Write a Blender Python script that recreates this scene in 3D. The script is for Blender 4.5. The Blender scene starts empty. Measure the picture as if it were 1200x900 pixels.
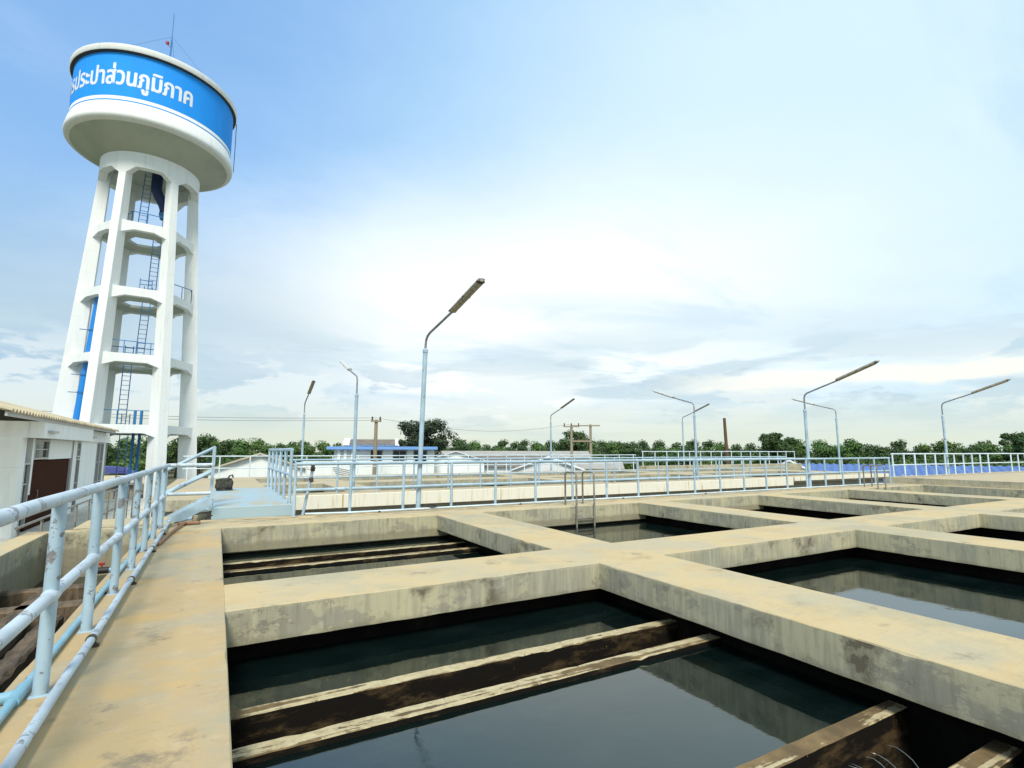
import bpy, bmesh, math, random
import numpy as np
from mathutils import Vector, Matrix
R = random.Random(7)
sc = bpy.context.scene
col = sc.collection
rad = math.radians
H = 1.4                      # eye height above the deck

# ------------------------------------------------------------------ object helpers
def link(o):
    col.objects.link(o); return o
def tag(o, label=None, cat=None, group=None, kind=None):
    if label: o['label'] = label
    if cat: o['category'] = cat
    if group: o['group'] = group
    if kind: o['kind'] = kind
    return o
def thing(name, label, cat, loc=(0, 0, 0), group=None, rz=0):
    o = bpy.data.objects.new(name, None); o.empty_display_size = .3
    o.location = loc; o.rotation_euler = (0, 0, rz)
    return tag(link(o), label, cat, group)
def copy_tree(o, parent=None):
    c = o.copy(); link(c)
    if parent: c.parent = parent
    for ch in [k for k in bpy.data.objects if k.parent == o]:
        copy_tree(ch, c)
    return c
def kids(o): return [k for k in bpy.data.objects if k.parent == o]

class MB:
    def __init__(s): s.v = []; s.f = []
    def add(s, vs, fs):
        b = len(s.v); s.v += [tuple(p) for p in vs]; s.f += [tuple(b + i for i in f) for f in fs]; return s
    def box(s, x0, x1, y0, y1, z0, z1):
        return s.add([(x0,y0,z0),(x1,y0,z0),(x1,y1,z0),(x0,y1,z0),(x0,y0,z1),(x1,y0,z1),(x1,y1,z1),(x0,y1,z1)],
              [(0,3,2,1),(4,5,6,7),(0,1,5,4),(1,2,6,5),(2,3,7,6),(3,0,4,7)])
    def cbox(s, x0, x1, y0, y1, z0, z1, c=.01):
        # box with chamfered edges on all sides
        bm = bmesh.new(); bmesh.ops.create_cube(bm, size=1)
        for v in bm.verts: v.co = ((x0+x1)/2+v.co.x*(x1-x0), (y0+y1)/2+v.co.y*(y1-y0), (z0+z1)/2+v.co.z*(z1-z0))
        bmesh.ops.bevel(bm, geom=bm.edges[:], offset=c, segments=1, affect='EDGES')
        s.bm(bm); return s
    def bm(s, bm):
        bm.verts.ensure_lookup_table(); bm.verts.index_update()
        s.add([v.co[:] for v in bm.verts], [[v.index for v in f.verts] for f in bm.faces]); bm.free()
    def bar(s, a, b, w, h, up=(0, 0, 1), ext=0):
        a = Vector(a); b = Vector(b); d = (b - a).normalized(); a = a - d*ext; b = b + d*ext
        u = Vector(up); x = d.cross(u)
        if x.length < 1e-4: x = d.cross(Vector((1, 0, 0)))
        x.normalize(); y = x.cross(d).normalized()
        vs = []
        for p in (a, b):
            for i, j in ((-1,-1),(1,-1),(1,1),(-1,1)): vs.append(p + x*(i*w/2) + y*(j*h/2))
        return s.add(vs, [(3,2,1,0),(4,5,6,7),(0,1,5,4),(1,2,6,5),(2,3,7,6),(3,0,4,7)])
    def tube(s, pts, r, n=12, caps=True, radii=None):
        pts = [Vector(p) for p in pts]; m = len(pts); vs = []; prev = None
        for i, p in enumerate(pts):
            d = (pts[min(i+1, m-1)] - pts[max(i-1, 0)]).normalized()
            if prev is None:
                x = d.cross(Vector((0, 0, 1)))
                if x.length < .05: x = d.cross(Vector((0, 1, 0)))
            else: x = prev - d*prev.dot(d)
            x.normalize(); y = d.cross(x); prev = x
            rr = radii[i] if radii else r
            for k in range(n):
                t = 2*math.pi*k/n; vs.append(p + (x*math.cos(t) + y*math.sin(t))*rr)
        fs = [(i*n+k, i*n+(k+1) % n, (i+1)*n+(k+1) % n, (i+1)*n+k) for i in range(m-1) for k in range(n)]
        if caps: fs += [tuple(range(n-1, -1, -1)), tuple((m-1)*n+k for k in range(n))]
        return s.add(vs, fs)
    def lathe(s, prof, n=64, c=(0, 0)):
        vs = [(c[0]+r*math.cos(2*math.pi*k/n), c[1]+r*math.sin(2*math.pi*k/n), z) for r, z in prof for k in range(n)]
        fs = [(i*n+k, i*n+(k+1) % n, (i+1)*n+(k+1) % n, (i+1)*n+k) for i in range(len(prof)-1) for k in range(n)]
        return s.add(vs, fs)
    def prism(s, poly, o, ux, uz, un, t):
        # polygon in the (ux,uz) plane, extruded by t along un
        o = Vector(o); ux = Vector(ux); uz = Vector(uz); un = Vector(un); n = len(poly)
        vs = [o + ux*a + uz*b for a, b in poly] + [o + ux*a + uz*b + un*t for a, b in poly]
        fs = [tuple(range(n)), tuple(range(2*n-1, n-1, -1))] + [(i, n+i, n+(i+1) % n, (i+1) % n) for i in range(n)]
        return s.add(vs, fs)
    def build(s, name, m, parent=None, smooth=False, local=False, bevel=0, **t):
        me = bpy.data.meshes.new(name)
        v = s.v
        if parent is not None and not local:
            p = parent
            off = Vector((0, 0, 0))
            while p is not None: off += p.location; p = p.parent
            v = [(a-off.x, b-off.y, c-off.z) for a, b, c in s.v]
        me.from_pydata(v, [], s.f)
        bm = bmesh.new(); bm.from_mesh(me)
        if smooth != 'leaf': bmesh.ops.recalc_face_normals(bm, faces=bm.faces)
        if bevel: bmesh.ops.bevel(bm, geom=[e for e in bm.edges if e.is_manifold and e.calc_face_angle(0) > .6], offset=bevel, segments=2, affect='EDGES')
        if smooth is True:
            for f in bm.faces: f.smooth = True
            for e in bm.edges:
                if e.is_manifold and e.calc_face_angle(0) > .7: e.smooth = False
        bm.to_mesh(me); bm.free()
        me.materials.append(m)
        o = bpy.data.objects.new(name, me); link(o)
        if parent is not None: o.parent = parent
        return tag(o, **t)

# ------------------------------------------------------------------ material helpers
class NT:
    def __init__(s, nt): s.nt = nt
    def n(s, typ, **kw):
        nd = s.nt.nodes.new('ShaderNode'+typ)
        for k, v in kw.items():
            if k == 'inp':
                for a, b in v.items():
                    if isinstance(b, bpy.types.NodeSocket): s.nt.links.new(b, nd.inputs[a])
                    else: nd.inputs[a].default_value = b
            else: setattr(nd, k, v)
        return nd
    def val(s, x, sock):
        if isinstance(x, bpy.types.NodeSocket): s.nt.links.new(x, sock)
        else: sock.default_value = x
    def math(s, op, a, b=0., c=None, clamp=False):
        nd = s.nt.nodes.new('ShaderNodeMath'); nd.operation = op; nd.use_clamp = clamp
        s.val(a, nd.inputs[0]); s.val(b, nd.inputs[1])
        if c is not None: s.val(c, nd.inputs[2])
        return nd.outputs[0]
    def vmath(s, op, a, b=(0, 0, 0)):
        nd = s.nt.nodes.new('ShaderNodeVectorMath'); nd.operation = op
        s.val(a, nd.inputs[0]); s.val(b, nd.inputs[1])
        return nd.outputs['Value'] if op in ('DOT_PRODUCT', 'LENGTH') else nd.outputs[0]
    def ramp(s, x, a, b, lo=0., hi=1., smooth=True):
        nd = s.nt.nodes.new('ShaderNodeMapRange'); nd.interpolation_type = 'SMOOTHSTEP' if smooth else 'LINEAR'
        s.val(x, nd.inputs[0]); s.val(a, nd.inputs[1]); s.val(b, nd.inputs[2]); s.val(lo, nd.inputs[3]); s.val(hi, nd.inputs[4])
        return nd.outputs[0]
    def mix(s, f, a, b, mode='MIX'):
        nd = s.nt.nodes.new('ShaderNodeMix'); nd.data_type = 'RGBA'; nd.blend_type = mode
        s.val(f, nd.inputs[0])
        for x, k in ((a, 6), (b, 7)):
            if isinstance(x, bpy.types.NodeSocket): s.nt.links.new(x, nd.inputs[k])
            else: nd.inputs[k].default_value = (*x, 1) if len(x) == 3 else x
        return nd.outputs[2]
    def pos(s, scale=(1, 1, 1)):
        g = s.n('NewGeometry').outputs['Position']
        return s.vmath('MULTIPLY', g, scale) if scale != (1, 1, 1) else g
    def noise(s, scale, vec=None, detail=4, rough=.55, dist=0., out='Fac'):
        return s.n('TexNoise', inp={'Vector': vec if vec is not None else s.pos(), 'Scale': scale, 'Detail': detail, 'Roughness': rough, 'Distortion': dist}).outputs[out]

MATS = {}
def mat(name, fn, rough=.7, **kw):
    m = bpy.data.materials.new(name); m.use_nodes = True
    t = NT(m.node_tree); b = m.node_tree.nodes['Principled BSDF']
    b.inputs['Roughness'].default_value = rough
    for k, v in kw.items(): b.inputs[k.replace('_', ' ')].default_value = v
    r = fn(t, b) if callable(fn) else fn
    if r is not None:
        if isinstance(r, bpy.types.NodeSocket): m.node_tree.links.new(r, b.inputs['Base Color'])
        else: b.inputs['Base Color'].default_value = (*r, 1)
    MATS[name] = m; return m
def bump(t, b, h, strength=.3, dist=.01):
    nd = t.n('Bump', inp={'Height': h, 'Strength': strength, 'Distance': dist})
    t.nt.links.new(nd.outputs[0], b.inputs['Normal'])

# weathered concrete: ochre of dust and painted-in warm light on what lies flat, grey, streaked and cracked on what stands
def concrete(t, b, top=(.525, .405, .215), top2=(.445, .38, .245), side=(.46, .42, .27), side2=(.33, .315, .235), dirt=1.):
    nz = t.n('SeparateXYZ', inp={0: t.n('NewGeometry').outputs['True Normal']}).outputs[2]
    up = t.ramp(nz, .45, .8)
    n1 = t.noise(.9, detail=6, rough=.6); n2 = t.noise(5., detail=6, rough=.65); n3 = t.noise(60., detail=3)
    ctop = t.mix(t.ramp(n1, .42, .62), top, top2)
    ctop = t.mix(t.math('MULTIPLY', t.ramp(n2, .5, .75), .5), ctop, (.52, .42, .26))
    brush = t.noise(3., t.pos((1, 9, 1)), detail=5, rough=.7)
    ctop = t.mix(t.math('MULTIPLY', t.ramp(brush, .52, .72), .3*dirt), ctop, (.30, .245, .15))
    gp = t.noise(.55, t.vmath('ADD', t.pos((1, .8, 1)), (5, 2, 0)), detail=8, rough=.68)
    ctop = t.mix(t.math('MULTIPLY', t.ramp(gp, .50, .63), .6*dirt), ctop, (.33, .31, .215))
    scr = t.noise(1.6, t.vmath('ADD', t.pos((1.6, 6, 1)), t.vmath('MULTIPLY', t.noise(1.1, detail=3, out='Color'), (1.2, 2.6, 0))), detail=9, rough=.78)
    ctop = t.mix(t.math('MULTIPLY', t.math('MULTIPLY', t.ramp(scr, .57, .68), t.ramp(t.noise(.6, t.vmath('ADD', t.pos(), (9, 1, 3)), detail=3), .42, .6)), .45*dirt), ctop, (.25, .20, .125))
    och = t.noise(.75, t.vmath('ADD', t.pos((1, 1.6, 1)), (1, 12, 0)), detail=7, rough=.65)
    ctop = t.mix(t.math('MULTIPLY', t.ramp(och, .52, .68), .55*dirt), ctop, (.50, .33, .13))
    grit = t.noise(140., detail=2)
    ctop = t.mix(t.math('MULTIPLY', t.ramp(grit, .60, .74), .35), ctop, (.22, .18, .12))
    rail = t.n('SeparateXYZ', inp={0: t.pos()})
    nearrail = t.math('MULTIPLY', t.ramp(t.math('ABSOLUTE', t.math('SUBTRACT', rail.outputs[1], 12.0)), .75, .2), t.ramp(rail.outputs[1], 11.1, 11.3))
    ctop = t.mix(t.math('MULTIPLY', t.math('MULTIPLY', nearrail, t.ramp(t.noise(2.1, t.pos((1, 3, 1)), detail=9, rough=.75), .46, .58)), .75), ctop, (.17, .12, .07))
    spots = t.noise(1.7, t.vmath('ADD', t.pos(), (7, 3, 0)), detail=9, rough=.72)
    ctop = t.mix(t.math('MULTIPLY', t.ramp(spots, .57, .69), .6*dirt), ctop, (.19, .16, .11))
    ctop = t.mix(t.math('MULTIPLY', t.ramp(n3, .58, .78), .22), ctop, (.2, .16, .1))
    # sides
    stp = t.pos((6, 6, .55))
    st = t.noise(2.6, stp, detail=6, rough=.65)
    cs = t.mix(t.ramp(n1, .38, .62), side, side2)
    cs = t.mix(t.math('MULTIPLY', t.ramp(st, .48, .66), .55), cs, (.46, .42, .27))
    cs = t.mix(t.math('MULTIPLY', t.ramp(st, .56, .35), .4), cs, (.21, .195, .13))
    pn = t.noise(1.3, t.vmath('ADD', t.pos((1, 1, 1.6)), (3, 9, 4)), detail=8, rough=.7)
    patch = t.ramp(pn, .56, .585)
    cs = t.mix(t.math('MULTIPLY', patch, .45), cs, (.17, .165, .15))
    edge = t.math('MULTIPLY', t.ramp(t.math('ABSOLUTE', t.math('SUBTRACT', pn, .565)), .008, .002), t.ramp(t.noise(2.1), .45, .6))
    cs = t.mix(t.math('MULTIPLY', edge, .5*dirt), cs, (.12, .10, .065))
    # damp blotches with ragged dark rims, and short broken hairline cracks
    dv = t.vmath('ADD', t.pos((1, 1, 1.25)), t.vmath('MULTIPLY', t.noise(5., detail=6, rough=.7, out='Color'), (.5, .5, .5)))
    vo = t.n('TexVoronoi', feature='DISTANCE_TO_EDGE', inp={'Vector': dv, 'Scale': 2.1}).outputs['Distance']
    crack = t.math('MULTIPLY', t.ramp(vo, .010, .002), t.math('MULTIPLY', t.ramp(t.noise(.8, t.vmath('ADD', t.pos(), (1, 5, 2))), .50, .60), t.ramp(t.noise(9., detail=3), .40, .56)))
    cs = t.mix(t.math('MULTIPLY', crack, .7*dirt), cs, (.11, .09, .06))
    bl = t.noise(2.3, t.vmath('ADD', t.pos((1, 1, .9)), (11, 4, 6)), detail=9, rough=.72)
    big = t.ramp(t.noise(.55, t.vmath('ADD', t.pos(), (2, 6, 1)), detail=3), .43, .55)
    cs = t.mix(t.math('MULTIPLY', t.math('MULTIPLY', t.ramp(bl, .52, .60), big), .6*dirt), cs, (.17, .15, .10))
    cs = t.mix(t.math('MULTIPLY', t.math('MULTIPLY', t.ramp(bl, .60, .64), big), .7*dirt), cs, (.085, .065, .04))
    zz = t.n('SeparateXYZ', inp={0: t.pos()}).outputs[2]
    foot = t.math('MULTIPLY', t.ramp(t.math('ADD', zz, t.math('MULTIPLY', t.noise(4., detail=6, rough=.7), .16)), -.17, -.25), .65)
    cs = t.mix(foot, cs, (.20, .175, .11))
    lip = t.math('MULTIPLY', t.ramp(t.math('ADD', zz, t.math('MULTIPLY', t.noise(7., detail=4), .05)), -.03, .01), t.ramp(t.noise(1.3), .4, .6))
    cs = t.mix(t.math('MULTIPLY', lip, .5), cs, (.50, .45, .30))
    drip = t.math('MULTIPLY', t.ramp(t.noise(3.2, t.pos((7, 7, .8)), detail=7, rough=.75), .60, .66), t.ramp(t.noise(.7, t.vmath('ADD', t.pos(), (8, 1, 2))), .46, .6))
    cs = t.mix(t.math('MULTIPLY', drip, .75*dirt), cs, (.11, .085, .05))
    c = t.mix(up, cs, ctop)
    h = t.math('ADD', t.math('MULTIPLY', n3, .25), t.math('MULTIPLY', n2, .6))
    h = t.math('SUBTRACT', h, t.math('MULTIPLY', t.math('MAXIMUM', crack, edge), .8))
    bump(t, b, h, .35, .012)
    return c
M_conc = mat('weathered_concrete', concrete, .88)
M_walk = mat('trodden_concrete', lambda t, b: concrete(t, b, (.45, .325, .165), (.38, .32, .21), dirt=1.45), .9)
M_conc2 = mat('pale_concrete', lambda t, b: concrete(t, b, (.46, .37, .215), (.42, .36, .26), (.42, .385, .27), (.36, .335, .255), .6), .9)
def greycon(t, b):
    n = t.noise(1.2, detail=7, rough=.65); bump(t, b, t.noise(40), .2, .01)
    st = t.noise(2., t.pos((5, 5, .5)), detail=5)
    c = t.mix(t.ramp(n, .4, .65), (.30, .28, .22), (.21, .2, .165))
    return t.mix(t.math('MULTIPLY', t.ramp(st, .5, .7), .4), c, (.4, .37, .3))
M_grey = mat('grey_concrete', greycon, .9)
def wetshade(t, b):
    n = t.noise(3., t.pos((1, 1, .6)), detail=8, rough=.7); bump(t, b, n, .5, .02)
    return t.mix(t.ramp(n, .4, .7), (.004, .0035, .0025), (.014, .011, .007))  # wet wall taken near black: the shade under the beams is in the colour
M_wetshade = mat('wet_wall_painted_shade', wetshade, .9, Specular_IOR_Level=.12)
def trough(t, b):
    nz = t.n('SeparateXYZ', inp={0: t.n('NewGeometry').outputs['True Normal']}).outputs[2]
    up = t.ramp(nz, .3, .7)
    n = t.math('ADD', t.noise(1.9, t.pos((.22, 4.2, 1)), detail=7, rough=.66), t.math('MULTIPLY', t.math('SUBTRACT', t.noise(5., detail=6, rough=.7), .5), .28))
    f = t.noise(16, detail=6, rough=.65)
    dry = t.mix(t.ramp(f, .3, .7), (.50, .43, .26), (.38, .31, .18))
    damp = t.mix(t.ramp(t.noise(5, detail=6), .35, .65), (.21, .145, .07), (.12, .085, .045))
    ct = t.mix(t.ramp(n, .47, .50), dry, damp)
    ct = t.mix(t.math('MULTIPLY', t.ramp(t.noise(11, detail=8, rough=.75), .58, .66), .7), ct, (.10, .075, .04))
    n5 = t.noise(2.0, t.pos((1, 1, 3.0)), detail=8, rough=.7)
    cs = t.mix(t.ramp(n5, .50, .66), (.008, .006, .004), (.07, .045, .02))  # brown-stained sides, with the channel's shade painted in as near black
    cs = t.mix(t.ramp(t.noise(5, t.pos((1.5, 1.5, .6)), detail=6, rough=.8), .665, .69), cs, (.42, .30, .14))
    bump(t, b, t.math('ADD', f, n5), .5, .012)
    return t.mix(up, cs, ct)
M_trough = mat('stained_shade_trough', trough, .9, Specular_IOR_Level=.15)
def plank(t, b):
    n = t.noise(3., t.pos((3, .7, 1)), detail=7, rough=.7); bump(t, b, n, .4, .01)
    return t.mix(t.ramp(n, .4, .6), (.15, .105, .06), (.06, .042, .024))
M_brownledge = mat('brown_stained_ledge', plank, .75)
def watermat(t, b):
    n = t.noise(5., t.pos((1, 1, 1)), detail=2, rough=.4)
    m = t.noise(1.1, detail=2)
    bump(t, b, t.math('ADD', t.math('ADD', t.math('MULTIPLY', n, .4), m), t.math('MULTIPLY', t.noise(22., detail=3), .10)), .05, .05)
    fl = t.noise(1.6, t.vmath('ADD', t.pos((1, 2, 1)), (4, 2, 0)), detail=7, rough=.7)
    film = t.ramp(t.noise(.9, t.vmath('ADD', t.pos((1, 1.4, 1)), (1, 7, 0)), detail=9, rough=.7, dist=.8), .53, .66)
    t.nt.links.new(t.math('MULTIPLY_ADD', film, .10, .025), b.inputs['Roughness'])
    return t.mix(t.ramp(fl, .4, .75), (.0022, .0065, .0062), (.006, .013, .012))
M_water = mat('dark_pool_water', watermat, .03, IOR=1.85, Specular_Tint=(.80, .98, .93, 1))
M_foam = mat('falling_water', (.14, .165, .17), .1)

# painted steel
def peel(base, amount, rust=(.24, .235, .24), sc_=1.):
    def f(t, b):
        p = t.pos()
        n = t.noise(7.*sc_, p, detail=5, rough=.6); n2 = t.noise(26.*sc_, p, detail=4, rough=.65)
        mm = t.math('ADD', t.math('MULTIPLY', n, .7), t.math('MULTIPLY', n2, .3))
        mask = t.ramp(mm, amount, amount+.012)
        var = t.noise(2.3, p, detail=4)
        c = t.mix(t.ramp(var, .35, .7), base, tuple(min(1, k*1.22+.03) for k in base))
        c = t.mix(t.math('MULTIPLY', t.ramp(t.noise(50, detail=3), .55, .75), .2), c, (.25, .3, .33))
        rim = t.ramp(t.math('ABSOLUTE', t.math('SUBTRACT', mm, amount)), .012, .004)
        c = t.mix(t.math('MULTIPLY', rim, .45), c, (.16, .17, .19))
        c = t.mix(mask, c, t.mix(t.ramp(n2, .3, .7), rust, tuple(k*.75 for k in rust)))
        bump(t, b, t.math('SUBTRACT', 1, mask), .5, .004)
        return c
    return f
SKYB = (.31, .42, .49)
M_rail = mat('peeling_blue_paint', peel(SKYB, .568), .5)
M_railtop = mat('chalky_worn_blue_paint', peel((.41, .48, .53), .59, (.33, .34, .36), 1.4), .6)
M_rail2 = mat('pale_blue_paint', peel((.30, .41, .485), .615), .5)
M_rail3 = mat('faded_blue_white_paint', peel((.50, .60, .65), .68), .55)
M_slab = mat('blue_painted_concrete', lambda t, b: (bump(t, b, t.noise(35), .3, .01), t.mix(t.math('MULTIPLY', t.ramp(t.noise(2.2, t.pos((1, .5, 1)), detail=7, rough=.7), .45, .62), t.ramp(t.n('SeparateXYZ', inp={0: t.n('NewGeometry').outputs['True Normal']}).outputs[2], .4, .8)), (.32, .43, .475), (.40, .37, .28)))[1], .75)
M_pvc = mat('light_blue_pvc', lambda t, b: t.mix(t.ramp(t.noise(6, detail=5), .45, .7), (.19, .39, .50), (.30, .45, .52)), .4)
M_steel = mat('dull_galvanised_steel', lambda t, b: t.mix(t.ramp(t.noise(9, detail=5), .4, .65), (.26, .245, .21), (.17, .15, .12)), .5, Metallic=.3)
M_lamparm = mat('grey_lamp_arm', lambda t, b: t.mix(t.ramp(t.noise(9, detail=5), .4, .65), (.27, .30, .32), (.19, .20, .21)), .5, Metallic=.2)
M_brownpipe = mat('brown_hose_rubber', lambda t, b: t.mix(t.noise(12), (.33, .17, .08), (.2, .1, .05)), .7)
M_black = mat('black_rubber', (.012, .012, .013), .6)
M_red = mat('red_valve_handle', (.30, .02, .015), .5)
M_darkmetal = mat('dark_fitting', lambda t, b: t.mix(t.noise(20), (.03, .028, .025), (.08, .06, .04)), .6)

def whitewall(t, b):
    st = t.noise(1.2, t.pos((3, 3, .35)), detail=6, rough=.65)
    n = t.noise(.7, detail=6)
    c = t.mix(t.ramp(st, .45, .72), (.80, .825, .81), (.72, .74, .72))
    c = t.mix(t.math('MULTIPLY', t.ramp(n, .6, .8), .2), c, (.60, .59, .52))
    run = t.math('MULTIPLY', t.ramp(t.noise(1.1, t.pos((5, 5, .18)), detail=8, rough=.7), .60, .70), t.ramp(t.noise(.35, t.pos((1, 1, .7)), detail=3), .42, .6))
    c = t.mix(t.math('MULTIPLY', run, .5), c, (.50, .47, .38))
    pz = t.n('SeparateXYZ', inp={0: t.pos()}).outputs[2]
    seam = t.ramp(t.math('ABSOLUTE', t.math('SUBTRACT', t.math('FRACT', t.math('MULTIPLY', pz, .62)), .5)), .012, .004)
    c = t.mix(t.math('MULTIPLY', seam, .22), c, (.5, .5, .47))
    bump(t, b, t.math('SUBTRACT', t.noise(25), seam), .12, .01)
    return c
M_white = mat('white_painted_concrete', whitewall, .8)
def creamwall(t, b):
    st = t.noise(2., t.pos((4, 4, .3)), detail=6, rough=.65)
    c = t.mix(t.ramp(st, .5, .68), (.74, .70, .58), (.62, .55, .38))
    c = t.mix(t.ramp(t.noise(1.8, t.pos((3, 3, .15)), detail=3, rough=.5), .655, .69), c, (.50, .36, .16))
    return c
M_cream = mat('stained_cream_wall', creamwall, .85)
M_blueband = mat('bright_blue_paint', lambda t, b: t.mix(t.ramp(t.noise(.8, t.pos((2, 2, .4)), detail=5), .4, .7), (.001, .28, .86), (.002, .30, .90)), .8)
M_letter = mat('white_lettering_paint', (.72, .78, .84), .6)
M_whitestripe = mat('white_stripe_paint', (.82, .82, .8), .6)
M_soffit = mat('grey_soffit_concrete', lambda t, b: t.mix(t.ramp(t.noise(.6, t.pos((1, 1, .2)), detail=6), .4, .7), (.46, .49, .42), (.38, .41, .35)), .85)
M_tblue = mat('tower_blue_steel', lambda t, b: t.mix(t.noise(3), (.02, .14, .36), (.035, .20, .46)), .45)
M_pipeblue = mat('blue_pipe_paint', lambda t, b: t.mix(t.noise(2), (.004, .19, .60), (.008, .23, .66)), .4)
M_navy = mat('navy_pipe_paint', (.008, .028, .11), .45)
M_roofgrey = mat('grey_roof_slab', (.5, .5, .47), .85)

def roofsheet(c1, c2):
    def f(t, b):
        n = t.noise(1.1, detail=7, rough=.65)
        c = t.mix(t.ramp(n, .38, .66), c1, c2)
        return t.mix(t.math('MULTIPLY', t.ramp(t.noise(7, detail=6, rough=.7), .55, .7), .4), c, tuple(k*.5 for k in c2))
    return f
M_rooftan = mat('weathered_fibre_cement', roofsheet((.50, .43, .29), (.37, .32, .22)), .9)
M_roofbrown = mat('brown_grey_roof', roofsheet((.20, .165, .13), (.14, .12, .10)), .9)
M_roofgrey2 = mat('pale_grey_roof', roofsheet((.38, .36, .32), (.28, .27, .245)), .9)
M_roofblue = mat('blue_metal_roof', roofsheet((.065, .15, .39), (.05, .115, .32)), .5)
M_roofwhite = mat('white_metal_roof', roofsheet((.7, .72, .74), (.6, .62, .64)), .6)
M_fascia = mat('blue_canopy_paint', (.16, .33, .68), .6)
M_browndoor = mat('rust_brown_door', lambda t, b: t.mix(t.noise(2, t.pos((3, 3, .3)), detail=5), (.035, .010, .004), (.055, .017, .008)), .9, Specular_IOR_Level=.08)
M_glass = mat('dark_window_glass', (.015, .018, .02), .08)
M_louvre = mat('grey_louvre_glass', (.16, .17, .17), .25)
M_frame = mat('grey_window_frame', (.42, .42, .40), .5)
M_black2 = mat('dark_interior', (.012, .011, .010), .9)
M_polewood = mat('weathered_pole', lambda t, b: t.mix(t.noise(3, t.pos((4, 4, .4)), detail=5), (.32, .27, .19), (.22, .18, .12)), .9)
M_brownwood = mat('dead_brown_wood', lambda t, b: t.mix(t.noise(4, t.pos((4, 4, .3)), detail=5), (.16, .085, .045), (.09, .05, .03)), .9)
M_insul = mat('brown_insulator', (.09, .05, .035), .3)
M_wire = mat('dark_wire', (.05, .05, .05), .6)
M_lamphead = mat('lamp_housing', lambda t, b: t.mix(t.ramp(t.noise(9, detail=4), .4, .7), (.33, .31, .26), (.22, .20, .16)), .5)
M_lampglass = mat('yellowed_lamp_cover', lambda t, b: t.mix(t.ramp(t.noise(14, detail=4), .4, .65), (.36, .32, .20), (.22, .19, .11)), .35)
M_lampgrey = mat('grey_lamp_housing', (.52, .53, .5), .5)
M_bag = mat('dark_olive_canvas', lambda t, b: (bump(t, b, t.noise(30, detail=5), .6, .01), t.mix(t.ramp(t.noise(14, detail=6), .4, .6), (.055, .055, .042), (.025, .026, .02)))[1], .9)
M_ground = mat('grassy_ground', lambda t, b: t.mix(t.ramp(t.noise(.5, detail=7, rough=.7), .4, .6), (.06, .085, .025), (.16, .13, .075)), .95)
M_yard = mat('pale_yard_concrete', lambda t, b: t.mix(t.ramp(t.noise(.9, detail=7, rough=.65), .4, .65), (.62, .60, .52), (.50, .48, .40)), .9)
M_tarp = mat('violet_blue_sheet', lambda t, b: t.mix(t.noise(3), (.05, .06, .25), (.08, .09, .3)), .6)
def leafmat(name, a, b_, c_):
    def f(t, b):
        i = t.n('NewGeometry').outputs['Random Per Island']; o = t.n('ObjectInfo').outputs['Random']
        c = t.mix(i, a, b_)
        return t.mix(t.math('MULTIPLY', o, .55), c, c_)
    return mat(name, f, .75)
M_leafA = leafmat('mid_green_leaves', (.045, .105, .02), (.12, .20, .045), (.06, .15, .025))
M_leafB = leafmat('deep_green_leaves', (.025, .065, .016), (.07, .125, .03), (.05, .09, .025))
M_leafC = leafmat('light_green_leaves', (.06, .13, .02), (.13, .20, .04), (.08, .15, .03))
M_leafD = leafmat('blackish_green_leaves', (.016, .034, .014), (.04, .065, .024), (.025, .045, .018))
M_trunk = mat('tree_bark', (.07, .05, .035), .9)
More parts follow.
